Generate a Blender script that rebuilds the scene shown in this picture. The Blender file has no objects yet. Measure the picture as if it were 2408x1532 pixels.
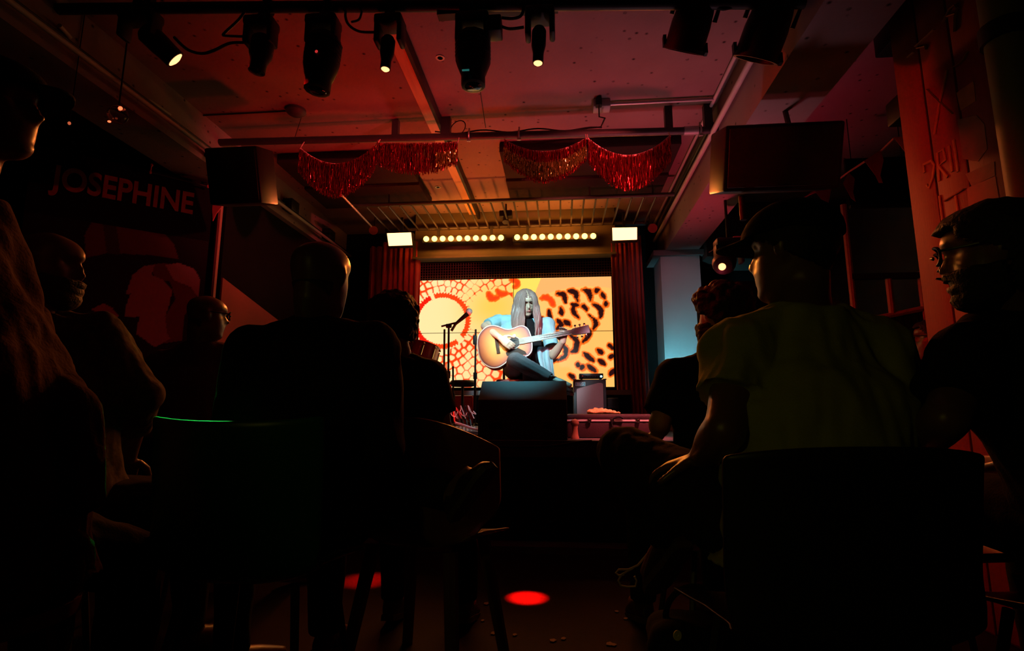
import bpy, bmesh, math, random
import numpy as np
from mathutils import Vector, Matrix, noise as mnoise

S = bpy.context.scene
COL = S.collection
random.seed(7)
RNG = np.random.default_rng(11)

# ---------------------------------------------------------------- camera
F_PX, IMG_W, IMG_H = 1280.0, 2408, 1532
YAW, PITCH = math.radians(5.18), math.radians(9.27)
CAM = Vector((0.0, 0.0, 0.90))
cd = bpy.data.cameras.new('camera')
cd.sensor_width = 36.0
cd.lens = F_PX / IMG_W * 36.0
cd.clip_start = 0.02
cam = bpy.data.objects.new('camera', cd)
COL.objects.link(cam)
cam.location = CAM
cam.rotation_euler = (math.pi / 2 + PITCH, 0, YAW)
S.camera = cam

# ---------------------------------------------------------------- world, exposure
wd = bpy.data.worlds.new('dark_club')
S.world = wd
wd.use_nodes = True
wd.node_tree.nodes['Background'].inputs[0].default_value = (0.9, 0.25, 0.2, 1)
wd.node_tree.nodes['Background'].inputs[1].default_value = 0.0005
S.view_settings.view_transform = 'Standard'
S.view_settings.look = 'None'
S.view_settings.exposure = 0.0
S.view_settings.gamma = 1.0
S.view_settings.use_curve_mapping = False
S.cycles.use_denoising = True
S.cycles.max_bounces = 4
S.cycles.adaptive_threshold = 0.06
S.cycles.use_light_tree = False
S.cycles.sample_clamp_indirect = 3.0


def lamp(name, kind, loc, target, color, watts, angle=60, blend=0.5, radius=0.05):
    d = bpy.data.lights.new(name, kind)
    d.color = color
    d.energy = watts
    d.shadow_soft_size = radius
    if kind == 'SPOT':
        d.spot_size = math.radians(angle)
        d.spot_blend = blend
    o = bpy.data.objects.new(name, d)
    COL.objects.link(o)
    o.location = loc
    if target is not None:
        o.rotation_euler = (Vector(target) - Vector(loc)).to_track_quat('-Z', 'Y').to_euler()
    return o


RED = (1.0, 0.012, 0.008)
# unseen uplights added on the stage to redden the slab
lamp('added_uplight_red', 'SPOT', (-1.10, 3.95, 0.80), (-1.00, 3.95, 3.2), RED, 92, 88, 1.0, 0.10)
lamp('added_uplight_red_centre', 'SPOT', (-0.95, 4.55, 0.80), (-1.0, 4.30, 3.2), (1.0, 0.05, 0.01), 60, 96, 1.0, 0.10)
lamp('added_uplight_orange', 'SPOT', (-0.85, 5.45, 1.20), (-0.78, 4.95, 3.2), (1.0, 0.20, 0.025), 120, 58, 1.0, 0.08)
# two more added uplights, pinkish, for the right of the slab
lamp('added_uplight_pink', 'SPOT', (0.60, 3.80, 0.80), (0.50, 3.25, 3.2), (1.0, 0.48, 0.58), 34, 78, 1.0, 0.10)
lamp('added_uplight_crimson', 'SPOT', (0.80, 4.4, 0.80), (0.95, 4.35, 3.2), (1.0, 0.06, 0.12), 88, 82, 1.0, 0.10)
# cyan up-light at the foot of the pillar
lamp('pillar_uplight_cyan', 'SPOT', (1.05, 5.55, 0.80), (1.30, 6.10, 1.40), (0.22, 0.85, 1.0), 60, 66, 1.0, 0.08)
lamp('pillar_fill_mauve', 'SPOT', (0.2, 4.0, 2.95), (1.3, 6.1, 2.2), (1.0, 0.42, 0.58), 24, 30, 1.0, 0.08)  # mauve spot added to brighten the upper part of the pillar
# unseen yellowish spot added behind the camera, aimed at the olive shirt
lamp('olive_shirt_fill', 'SPOT', (-1.7, -1.2, 1.5), (0.50, 1.32, 1.00), (1.0, 0.85, 0.10), 6.0, 52, 0.8, 0.08)


# ---------------------------------------------------------------- helpers
_r = Vector((math.cos(YAW), math.sin(YAW), 0))
_fh = Vector((-math.sin(YAW), math.cos(YAW), 0))
_z = Vector((0, 0, 1))
_fw = _fh * math.cos(PITCH) + _z * math.sin(PITCH)
_up = -_fh * math.sin(PITCH) + _z * math.cos(PITCH)


def ray(x, y):
    return _fw + _r * ((x - 1204) / F_PX) + _up * ((766 - y) / F_PX)


def P(x, y, Y):
    """the place in the room at depth Y that stands at picture point x, y"""
    d = ray(x, y)
    return CAM + d * (Y / d.y)


def PZ(x, y, Z):
    d = ray(x, y)
    return CAM + d * ((Z - CAM.z) / d.z)


def PX(x, y, X):
    d = ray(x, y)
    return CAM + d * (X / d.x)


def V(*a):
    return Vector(a)


class MB:
    """collects geometry; build() links it as one mesh object"""

    def __init__(s):
        s.v = []
        s.f = []

    def add(s, vs, fs):
        b = len(s.v)
        s.v += [tuple(q) for q in vs]
        s.f += [tuple(b + i for i in f) for f in fs]
        return s

    def box(s, c, size, rot=None, taper=None):
        x, y, z = (k / 2 for k in size)
        vs = [V(-x, -y, -z), V(x, -y, -z), V(x, y, -z), V(-x, y, -z), V(-x, -y, z), V(x, -y, z), V(x, y, z), V(-x, y, z)]
        if taper:
            for q in vs[4:]:
                q.x *= taper[0]
                q.y *= taper[1]
        if rot is not None:
            vs = [rot @ q for q in vs]
        c = Vector(c)
        return s.add([q + c for q in vs], [(0, 3, 2, 1), (4, 5, 6, 7), (0, 1, 5, 4), (1, 2, 6, 5), (2, 3, 7, 6), (3, 0, 4, 7)])

    def box2(s, a, b):
        a, b = Vector(a), Vector(b)
        return s.box((a + b) / 2, [abs(b[i] - a[i]) for i in range(3)])

    def bbox(s, c, size, bev=0.01, rot=None):
        """box with rounded edges"""
        bm = bmesh.new()
        bmesh.ops.create_cube(bm, size=1.0)
        bmesh.ops.scale(bm, vec=size, verts=bm.verts)
        bmesh.ops.bevel(bm, geom=list(bm.edges), offset=min(bev, min(size) * 0.45), segments=2, affect='EDGES', profile=0.5)
        M = Matrix.Translation(Vector(c))
        if rot is not None:
            M = M @ rot.to_4x4()
        bm.verts.ensure_lookup_table()
        vs = [M @ q.co for q in bm.verts]
        fs = [[q.index for q in f.verts] for f in bm.faces]
        bm.free()
        return s.add(vs, fs)

    def rings(s, rings, caps=True, closed=True):
        n = len(rings[0])
        b = len(s.v)
        for r in rings:
            s.v += [tuple(q) for q in r]
        m = n if closed else n - 1
        for i in range(len(rings) - 1):
            for j in range(m):
                k = (j + 1) % n
                s.f.append((b + i * n + j, b + i * n + k, b + (i + 1) * n + k, b + (i + 1) * n + j))
        if caps and closed:
            s.f.append(tuple(b + j for j in reversed(range(n))))
            s.f.append(tuple(b + (len(rings) - 1) * n + j for j in range(n)))
        return s

    def tube(s, pts, r, seg=8, caps=True, flat=1.0, up=None):
        pts = [Vector(q) for q in pts]
        rr = r if isinstance(r, (list, tuple)) else [r] * len(pts)
        rings = []
        prev = None
        for i, q in enumerate(pts):
            t = (pts[min(i + 1, len(pts) - 1)] - pts[max(i - 1, 0)])
            if t.length < 1e-9:
                t = V(0, 0, 1)
            t.normalize()
            if prev is None:
                u = Vector(up) if up is not None else (V(0, 0, 1) if abs(t.z) < 0.9 else V(1, 0, 0))
                n = u - t * u.dot(t)
            else:
                n = prev - t * prev.dot(t)
            if n.length < 1e-6:
                n = t.orthogonal()
            n.normalize()
            prev = n
            bn = t.cross(n)
            rings.append([q + (n * math.cos(2 * math.pi * k / seg) * flat + bn * math.sin(2 * math.pi * k / seg)) * rr[i] for k in range(seg)])
        return s.rings(rings, caps)

    def lathe(s, prof, base, axis=(0, 0, 1), seg=16):
        """prof: list of (radius, height) along axis from base"""
        ax = Vector(axis).normalized()
        n = ax.orthogonal().normalized()
        b = ax.cross(n)
        base = Vector(base)
        return s.rings([[base + ax * h + (n * math.cos(2 * math.pi * k / seg) + b * math.sin(2 * math.pi * k / seg)) * max(r, 1e-4) for k in range(seg)] for r, h in prof])

    def prism(s, poly, d0, d1, fr):
        """polygon (u,v) extruded between depths d0..d1 in frame fr(u,v,d)->point"""
        n = len(poly)
        vs = [fr(u, v, d0) for u, v in poly] + [fr(u, v, d1) for u, v in poly]
        fs = [tuple(range(n)), tuple(reversed(range(n, 2 * n)))] + [(i, i + n, (i + 1) % n + n, (i + 1) % n) for i in range(n)]
        return s.add(vs, fs)

    def ell(s, c, r, M=None, seg=14, rin=10):
        c = Vector(c)
        rings = []
        for i in range(1, rin):
            th = math.pi * i / rin
            ring = []
            for k in range(seg):
                ph = 2 * math.pi * k / seg
                q = V(r[0] * math.sin(th) * math.cos(ph), r[1] * math.sin(th) * math.sin(ph), -r[2] * math.cos(th))
                ring.append(c + (M @ q if M is not None else q))
            rings.append(ring)
        return s.rings(rings)

    def torus(s, c, R, r, axis=(0, 0, 1), seg=18, tseg=6, a0=0.0, a1=2 * math.pi, sx=1.0):
        ax = Vector(axis).normalized()
        n = ax.orthogonal().normalized()
        b = ax.cross(n)
        full = abs(a1 - a0) > 6.28
        pts = [Vector(c) + (n * math.cos(a0 + (a1 - a0) * k / seg) * sx + b * math.sin(a0 + (a1 - a0) * k / seg)) * R for k in range(seg + 1)]
        return s.tube(pts, r, tseg, caps=not full)

    def mesh(s, name):
        m = bpy.data.meshes.new(name)
        m.from_pydata(s.v, [], s.f)
        m.validate()
        m.update()
        return m

    def build(s, name, mat, parent=None, smooth=True, recalc=True):
        m = s.mesh(name)
        if recalc:
            bm = bmesh.new()
            bm.from_mesh(m)
            bmesh.ops.recalc_face_normals(bm, faces=bm.faces)
            bm.to_mesh(m)
            bm.free()
        if smooth:
            smooth_mesh(m)
        return link(name, m, mat, parent)


def smooth_mesh(m, deg=38):
    m.polygons.foreach_set('use_smooth', [True] * len(m.polygons))
    if hasattr(m, 'set_sharp_from_angle'):
        m.set_sharp_from_angle(angle=math.radians(deg))


def link(name, m, mat, parent=None):
    o = bpy.data.objects.new(name, m)
    COL.objects.link(o)
    if mat is not None and not m.materials:
        m.materials.append(mat)
    if parent is not None:
        o.parent = parent
        o.matrix_parent_inverse = Matrix.Translation(-Vector(parent.location))
    return o


def tag(o, label, cat, group=None, kind=None):
    o['label'] = label
    o['category'] = cat
    if group:
        o['group'] = group
    if kind:
        o['kind'] = kind
    return o


def thing(name, loc, label, cat, group=None):
    o = bpy.data.objects.new(name, None)
    o.empty_display_size = 0.05
    COL.objects.link(o)
    o.location = loc
    return tag(o, label, cat, group)


def struct(o):
    o['kind'] = 'structure'
    return o


def remeshed(mb, name, mat, parent, voxel=0.012, smooth=3, rough=None):
    """one continuous surface grown over everything in mb"""
    tmp = mb.build('tmp_' + name, None, None, smooth=False)
    md = tmp.modifiers.new('r', 'REMESH')
    md.mode = 'VOXEL'
    md.voxel_size = voxel
    if smooth:
        sm = tmp.modifiers.new('s', 'SMOOTH')
        sm.factor = 0.5
        sm.iterations = smooth
    dg = bpy.context.evaluated_depsgraph_get()
    me = bpy.data.meshes.new_from_object(tmp.evaluated_get(dg))
    old = tmp.data
    bpy.data.objects.remove(tmp)
    bpy.data.meshes.remove(old)
    me.name = name
    if rough:
        amp, sc = rough[0], rough[1]
        oct_ = rough[2] if len(rough) > 2 else 2
        n = len(me.vertices)
        co = np.empty(n * 3)
        no = np.empty(n * 3)
        me.vertices.foreach_get('co', co)
        me.vertices.foreach_get('normal', no)
        co = co.reshape(-1, 3)
        no = no.reshape(-1, 3)
        zs_ = rough[3] if len(rough) > 3 else 1.0
        d = np.array([mnoise.fractal(Vector((q[0] * sc, q[1] * sc, q[2] * sc * zs_)), 0.9, 2.1, oct_) for q in co])
        co += no * (d * amp)[:, None]
        me.vertices.foreach_set('co', co.ravel())
        me.update()
    me.polygons.foreach_set('use_smooth', [True] * len(me.polygons))
    return link(name, me, mat, parent)


# ---------------------------------------------------------------- materials
def mat(name, col, rough=0.6, metal=0.0, var=0.0, vscale=6.0, bump=0.0, bscale=40.0, emit=None, estr=0.0, spec=0.5, sheen=0.0, stretch=None, coat=0.0):
    m = bpy.data.materials.new(name)
    m.use_nodes = True
    nt = m.node_tree
    b = nt.nodes['Principled BSDF']
    b.inputs['Base Color'].default_value = (*col, 1)
    b.inputs['Roughness'].default_value = rough
    b.inputs['Metallic'].default_value = metal
    b.inputs['Specular IOR Level'].default_value = spec
    if sheen:
        b.inputs['Sheen Weight'].default_value = sheen
    if coat:
        b.inputs['Coat Weight'].default_value = coat
        b.inputs['Coat Roughness'].default_value = 0.15
    tc = nt.nodes.new('ShaderNodeTexCoord')
    src = tc.outputs['Object']
    if stretch:
        mp = nt.nodes.new('ShaderNodeMapping')
        mp.inputs['Scale'].default_value = stretch
        nt.links.new(src, mp.inputs['Vector'])
        src = mp.outputs['Vector']
    if var:
        nz = nt.nodes.new('ShaderNodeTexNoise')
        nz.inputs['Scale'].default_value = vscale
        nz.inputs['Detail'].default_value = 5
        nt.links.new(src, nz.inputs['Vector'])
        mx = nt.nodes.new('ShaderNodeMix')
        mx.data_type = 'RGBA'
        mx.inputs['A'].default_value = (*[k * (1 - var) for k in col], 1)
        mx.inputs['B'].default_value = (*[min(1, k * (1 + var)) for k in col], 1)
        nt.links.new(nz.outputs['Fac'], mx.inputs['Factor'])
        nt.links.new(mx.outputs['Result'], b.inputs['Base Color'])
    if bump:
        n2 = nt.nodes.new('ShaderNodeTexNoise')
        n2.inputs['Scale'].default_value = bscale
        n2.inputs['Detail'].default_value = 4
        nt.links.new(src, n2.inputs['Vector'])
        bp = nt.nodes.new('ShaderNodeBump')
        bp.inputs['Strength'].default_value = bump
        bp.inputs['Distance'].default_value = 0.01
        nt.links.new(n2.outputs['Fac'], bp.inputs['Height'])
        nt.links.new(bp.outputs['Normal'], b.inputs['Normal'])
    if emit:
        b.inputs['Emission Color'].default_value = (*emit, 1)
        b.inputs['Emission Strength'].default_value = estr
    return m


def concrete(name, col, pits=True):
    m = mat(name, col, 0.85, var=0.35, vscale=1.6, spec=0.2)
    nt = m.node_tree
    b = nt.nodes['Principled BSDF']
    tc = nt.nodes.new('ShaderNodeTexCoord')
    n2 = nt.nodes.new('ShaderNodeTexNoise')
    n2.inputs['Scale'].default_value = 9
    n2.inputs['Detail'].default_value = 7
    n2.inputs['Roughness'].default_value = 0.7
    vo = nt.nodes.new('ShaderNodeTexVoronoi')
    vo.inputs['Scale'].default_value = 11
    for q in (n2, vo):
        nt.links.new(tc.outputs['Object'], q.inputs['Vector'])
    rp = nt.nodes.new('ShaderNodeValToRGB')
    rp.color_ramp.elements[0].position = 0.05
    rp.color_ramp.elements[1].position = 0.16
    rp.color_ramp.elements[0].color = (0.02, 0.02, 0.02, 1)
    nt.links.new(vo.outputs['Distance'], rp.inputs['Fac'])
    rp2 = nt.nodes.new('ShaderNodeValToRGB')
    rp2.color_ramp.elements[0].position = 0.54
    rp2.color_ramp.elements[1].position = 0.64
    nt.links.new(n2.outputs['Fac'], rp2.inputs['Fac'])
    ad = nt.nodes.new('ShaderNodeMath')
    ad.operation = 'MAXIMUM'
    nt.links.new(rp.outputs['Color'], ad.inputs[0])
    nt.links.new(rp2.outputs['Color'], ad.inputs[1])
    old = b.inputs['Base Color'].links[0].from_socket
    mu = nt.nodes.new('ShaderNodeMix')
    mu.data_type = 'RGBA'
    mu.blend_type = 'MULTIPLY'
    mu.inputs['Factor'].default_value = 0.92
    nt.links.new(old, mu.inputs['A'])
    nt.links.new(ad.outputs[0], mu.inputs['B'])
    nt.links.new(mu.outputs['Result'], b.inputs['Base Color'])
    bp = nt.nodes.new('ShaderNodeBump')
    bp.inputs['Strength'].default_value = 0.35
    bp.inputs['Distance'].default_value = 0.01
    nt.links.new(n2.outputs['Fac'], bp.inputs['Height'])
    nt.links.new(bp.outputs['Normal'], b.inputs['Normal'])
    return m


def vcol_mat(name, rough=0.6, emit=0.0, spec=0.4, base=True):
    """colours that the thing itself carries, stored on its mesh"""
    m = bpy.data.materials.new(name)
    m.use_nodes = True
    nt = m.node_tree
    b = nt.nodes['Principled BSDF']
    at = nt.nodes.new('ShaderNodeAttribute')
    at.attribute_name = 'paint'
    b.inputs['Roughness'].default_value = rough
    b.inputs['Specular IOR Level'].default_value = spec
    if base:
        nt.links.new(at.outputs['Color'], b.inputs['Base Color'])
    else:
        b.inputs['Base Color'].default_value = (0.01, 0.01, 0.01, 1)
    if emit:
        nt.links.new(at.outputs['Color'], b.inputs['Emission Color'])
        b.inputs['Emission Strength'].default_value = emit
    return m


def paint(o, cols):
    a = o.data.color_attributes.new('paint', 'FLOAT_COLOR', 'POINT')
    c = np.ones((len(o.data.vertices), 4), dtype=np.float32)
    c[:, :3] = cols
    a.data.foreach_set('color', c.ravel())


def lin(c):
    c = np.asarray(c, dtype=float) / 255.0
    return np.where(c <= 0.04045, c / 12.92, ((c + 0.055) / 1.055) ** 2.4)


M = {}
M['slab'] = concrete('slab_concrete', (0.235, 0.165, 0.16))
M['beam'] = concrete('beam_concrete', (0.27, 0.20, 0.20))
M['plaster'] = mat('pillar_plaster', (0.55, 0.53, 0.52), 0.7, var=0.12, vscale=3, bump=0.08, bscale=30)
M['wall'] = mat('dark_wall_paint', (0.07, 0.055, 0.05), 0.8, var=0.3, vscale=2.5, bump=0.1, bscale=25)
M['wall_black'] = mat('black_wall_paint', (0.010, 0.008, 0.008), 0.85, var=0.3, vscale=3, bump=0.1, spec=0.05)
M['floor'] = mat('worn_floor', (0.019, 0.009, 0.008), 0.7, var=0.5, vscale=5, bump=0.15, bscale=14, spec=0.12)
M['stage'] = mat('stage_deck', (0.20, 0.16, 0.15), 0.5, var=0.3, vscale=6, bump=0.06)
M['black'] = mat('black_metal', (0.012, 0.012, 0.013), 0.5, spec=0.3)
M['black_soft'] = mat('black_cloth', (0.012, 0.011, 0.011), 0.95, bump=0.2, bscale=60, spec=0.1)
M['panel'] = mat('acoustic_panel', (0.03, 0.022, 0.02), 0.95, var=0.2, bump=0.3, bscale=80, spec=0.1)
M['steel'] = mat('galvanised_steel', (0.42, 0.42, 0.43), 0.45, 0.7, var=0.2, vscale=20)
M['pipe_paint'] = mat('painted_pipe', (0.45, 0.43, 0.42), 0.5, var=0.2, vscale=10)
M['dark_steel'] = mat('dark_steel', (0.045, 0.042, 0.045), 0.5, 0.4, var=0.3, vscale=14)
M['green_steel'] = mat('green_painted_steel', (0.06, 0.12, 0.07), 0.5, 0.2)
M['chrome'] = mat('chrome', (0.8, 0.8, 0.8), 0.18, 1.0)
M['velvet'] = mat('red_velvet', (0.42, 0.05, 0.035), 0.9, var=0.25, vscale=8, sheen=0.4, spec=0.1)
M['batten_lit'] = mat('amber_lit_batten', (0.55, 0.30, 0.14), 0.4, var=0.25, vscale=4, stretch=(8, 1, 8))  # the orange carries the amber light on the rib
M['foil_red'] = mat('red_foil', (0.65, 0.045, 0.05), 0.2, 0.96)
M['foil_gold'] = mat('gold_foil', (0.80, 0.70, 0.18), 0.2, 0.95)
M['ribbon'] = mat('ribbon', (0.75, 0.42, 0.44), 0.5)
M['rubber'] = mat('black_rubber', (0.010, 0.010, 0.010), 0.6, spec=0.3)
M['lens_dark'] = mat('dark_lens', (0.01, 0.015, 0.015), 0.08, 0.0, spec=0.8)
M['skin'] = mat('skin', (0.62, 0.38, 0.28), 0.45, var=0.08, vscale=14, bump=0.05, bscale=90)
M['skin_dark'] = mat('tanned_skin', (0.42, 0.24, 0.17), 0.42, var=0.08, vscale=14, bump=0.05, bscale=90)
M['skin_shade'] = mat('shaded_skin', (0.15, 0.075, 0.05), 0.36, var=0.08, vscale=14, bump=0.05, bscale=90)  # audience skin darkened for the dimness they sit in
M['hair_dark'] = mat('dark_hair', (0.014, 0.010, 0.008), 0.6, bump=0.6, bscale=120, spec=0.3)
M['hair_grey'] = mat('grey_stubble', (0.04, 0.03, 0.025), 0.7, bump=0.5, bscale=160)
M['hair_brown'] = mat('light_brown_hair', (0.30, 0.165, 0.145), 0.40, var=0.35, vscale=30, spec=0.5, stretch=(1, 1, 0.05))
M['eye'] = mat('eye_white', (0.7, 0.68, 0.66), 0.2)
M['cloth_black'] = mat('black_cotton', (0.010, 0.009, 0.010), 0.95, bump=0.25, bscale=200, spec=0.08)
M['cloth_navy'] = mat('dark_jacket_cloth', (0.014, 0.012, 0.014), 0.95, bump=0.25, bscale=160, spec=0.1)
M['cloth_olive'] = mat('olive_cotton', (0.30, 0.31, 0.10), 0.95, var=0.1, vscale=30, bump=0.2, bscale=220, spec=0.1)
M['cloth_brown'] = mat('brown_jacket_cloth', (0.06, 0.024, 0.02), 0.95, var=0.3, vscale=9, bump=0.3, bscale=120, spec=0.1)
M['cloth_pattern'] = mat('patterned_shirt_cloth', (0.08, 0.06, 0.045), 0.9, var=0.85, vscale=45, bump=0.3, bscale=50, spec=0.1)
M['cloth_wine'] = mat('wine_shirt_cloth', (0.12, 0.05, 0.045), 0.95, var=0.2, bump=0.25, bscale=140, spec=0.1)
M['denim_blue'] = mat('pale_denim', (0.30, 0.46, 0.52), 0.85, var=0.15, vscale=20, bump=0.25, bscale=160, spec=0.15)
M['denim_dark'] = mat('charcoal_denim', (0.13, 0.086, 0.088), 0.9, var=0.2, vscale=20, bump=0.25, bscale=160, spec=0.15)
M['trousers'] = mat('dark_trousers', (0.016, 0.013, 0.013), 0.95, bump=0.2, bscale=160, spec=0.1)
M['leather'] = mat('dark_shoe_leather', (0.03, 0.018, 0.014), 0.4, bump=0.15, bscale=90)
M['sole'] = mat('shoe_sole', (0.055, 0.04, 0.033), 0.6)
M['lace'] = mat('pale_lace', (0.55, 0.47, 0.40), 0.8)
M['plastic_green'] = mat('green_plastic', (0.004, 0.13, 0.022), 0.32, spec=0.4)
M['plastic_red'] = mat('red_plastic', (0.30, 0.05, 0.035), 0.4, spec=0.4)
M['plastic_black'] = mat('black_plastic', (0.012, 0.012, 0.012), 0.4, spec=0.35)
M['wood_dark'] = mat('dark_chair_wood', (0.16, 0.075, 0.04), 0.35, var=0.3, vscale=5, stretch=(6, 6, 1))
M['amp_cover'] = mat('black_textured_vinyl', (0.06, 0.06, 0.065), 0.6, var=0.3, vscale=200, bump=0.4, bscale=220)
M['grille'] = mat('pink_brown_grille_cloth', (0.42, 0.22, 0.23), 0.8, var=0.1, vscale=150, bump=0.2, bscale=260)
M['white'] = mat('off_white_print', (0.8, 0.85, 0.85), 0.6)
M['badge'] = mat('blue_badge', (0.08, 0.30, 0.38), 0.4)
M['case'] = mat('dark_red_case_vinyl', (0.055, 0.022, 0.027), 0.45, var=0.2, vscale=30, bump=0.2, bscale=120)
M['case_trim'] = mat('pale_case_trim', (0.9, 0.75, 0.75), 0.4, 0.1)
M['orange_cloth'] = mat('orange_cloth', (0.95, 0.62, 0.22), 0.9, var=0.15, vscale=20)
M['mill_wood'] = mat('wooden_mill', (0.75, 0.32, 0.18), 0.35, var=0.2, vscale=9, stretch=(5, 5, 1))
M['drum_red'] = mat('red_drum_shell', (0.45, 0.025, 0.02), 0.25, coat=0.5)
M['drum_head'] = mat('drum_skin', (0.75, 0.72, 0.68), 0.5)
M['paper'] = mat('paper', (0.8, 0.72, 0.72), 0.7)
M['pale_cable'] = mat('pale_cable', (0.6, 0.5, 0.48), 0.5)
M['amber_led'] = mat('amber_led', (0.9, 0.7, 0.3), 0.3, emit=(1.0, 0.60, 0.10), estr=5.0)
M['blinder'] = mat('warm_panel_light', (1, 0.9, 0.7), 0.4, emit=(1.0, 0.42, 0.15), estr=4.5)
M['lens_red'] = mat('lit_red_lens', (1, 0.5, 0.3), 0.3, emit=(1.0, 0.38, 0.14), estr=3.0)
M['led_cyan'] = mat('cyan_indicator', (0.3, 0.9, 1), 0.3, emit=(0.35, 0.9, 1.0), estr=3.0)
M['led_red'] = mat('red_indicator', (1, 0.1, 0.1), 0.3, emit=(1.0, 0.05, 0.05), estr=0.5)
M['ghost'] = mat('chalk_paint', (0.42, 0.22, 0.08), 0.8, var=0.4, vscale=18)
M['graffiti'] = mat('poster_scraps', (0.30, 0.14, 0.13), 0.8, var=0.6, vscale=10)
M['board_red'] = mat('red_brown_boarding', (0.24, 0.045, 0.035), 0.6, var=0.35, vscale=3, stretch=(4, 4, 0.6), bump=0.1)
M['flag'] = mat('bunting_cloth', (0.42, 0.12, 0.11), 0.9, var=0.25, vscale=8)
M['glass_dark'] = mat('spectacle_frame', (0.008, 0.008, 0.008), 0.3)
M['sticker'] = mat('yellow_sticker', (0.75, 0.75, 0.12), 0.6)
# ================================================================ the room
CEIL = 3.20
STG = 0.72
struct(MB().box2((-4.6, -1.8, -0.1), (3.2, 6.8, 0)).build('floor', M['floor'], smooth=False))
struct(MB().box2((-4.6, -1.8, CEIL), (3.2, 6.8, CEIL + 0.15)).build('ceiling', M['slab'], smooth=False))
struct(MB().box2((-4.6, 6.55, 0), (3.2, 6.7, CEIL)).build('wall_front', M['wall_black'], smooth=False))
struct(MB().box2((-4.6, -1.8, 0), (3.2, -1.65, CEIL)).build('wall_back', M['wall_black'], smooth=False))
struct(MB().box2((-4.6, -1.65, 0), (-4.45, 6.55, CEIL)).build('wall_left', M['wall_black'], smooth=False))
struct(MB().box2((3.05, -1.65, 0), (3.2, 6.55, CEIL)).build('wall_right', M['wall'], smooth=False))
struct(MB().box2((-2.95, 4.15, 0), (-2.80, 6.55, 2.85)).build('wall_stage_side', M['wall_black'], smooth=False))
struct(MB().box2((-3.12, -1.65, 2.84), (-2.74, 6.55, CEIL)).build('ceiling_beam_left', M['beam'], smooth=False))
b = MB().box2((1.19, -1.65, 2.72), (1.55, 6.55, CEIL))
struct(b.build('ceiling_beam_right', M['beam'], smooth=False))
# pillar carrying the right beam, with a chipped collar at its head
pil = struct(MB().box2((1.13, 6.06, 0), (1.56, 6.50, 2.66)).build('pillar_right', M['plaster'], smooth=False))
MB().box2((1.05, 6.02, 2.66), (1.64, 6.54, 2.72)).build('collar', M['beam'], pil, smooth=False)
# downstand step behind the beam over the pillar
struct(MB().box2((1.60, 5.9, 2.60), (3.05, 6.55, CEIL)).build('ceiling_step_right', M['wall'], smooth=False))

# narrow boarded rib in the slab; amber light and shade put into its colours
rib = struct(MB().box2((-0.93, -1.2, CEIL - 0.085), (-0.905, 6.5, CEIL)).build('trim_1', M['black'], smooth=False))
MB().box2((-1.03, -1.2, CEIL - 0.03), (-0.93, 6.5, CEIL)).build('batten', M['batten_lit'], rib, smooth=False)
# black absorber panels set into the stage ceiling, four boards to the left and four to the right of the lit bay
for nm, x0, x1, ys, side in (('l', -2.50, -1.34, (4.33, 4.86, 5.40), 'left of the lit ceiling bay'), ('r', -0.50, 1.02, (4.30, 4.86, 5.34), 'right of the lit ceiling bay')):
    for k in range(2):
        o = MB().bbox(((x0 + x1) / 2, (ys[k] + ys[k + 1]) / 2, CEIL - 0.05 - 0.02 * k), (x1 - x0, ys[k + 1] - ys[k] - 0.015, 0.09), 0.012).build('absorber_panel', M['panel'])
        tag(o, 'black absorber panel on the ceiling %s, %s' % (side, ('nearer row', 'row nearer the screen')[k]), 'ceiling panel', 'black absorber panels over the stage')
# fair-faced joint across the slab and a drilled hole
for i, (x, y) in enumerate(((1035, 135), (1030, 440), (955, 105))):
    if i == 2:
        continue
    q = PZ(x, y, CEIL)
    o = MB().lathe([(0.03, 0), (0.03, 0.006), (0.02, 0.006), (0.018, 0.0)], (q.x, q.y, CEIL - 0.006), seg=14).build('ceiling_anchor', M['steel'])
    tag(o, ('round steel anchor ring in the slab between two moving lights', 'round steel anchor in the lit ceiling bay over the stage')[i], 'anchor', 'ceiling anchors')

# ---------------------------------------------------------------- stage
st = struct(MB().box2((-2.80, 3.86, STG - 0.05), (1.75, 6.55, STG)).build('stage_floor', M['stage'], smooth=False))
MB().box2((-2.80, 3.83, STG - 0.11), (1.75, 3.86, STG)).build('stage_lip', M['case'], st, smooth=False)
MB().box2((-2.80, 3.90, 0.0), (1.75, 3.93, STG - 0.05)).build('stage_skirt', M['black_soft'], st, smooth=False)
struct(MB().box2((-2.80, 3.74, 0.0), (1.75, 3.90, 0.045)).build('trim_2', mat('kerb_concrete', (0.10, 0.095, 0.09), 0.8, var=0.4), smooth=False))
# right-hand end of the stage: low wall below the pillar
struct(MB().box2((1.75, 3.9, 0), (3.05, 4.0, 1.05)).build('wall_low_right', M['wall_black'], smooth=False))

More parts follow.
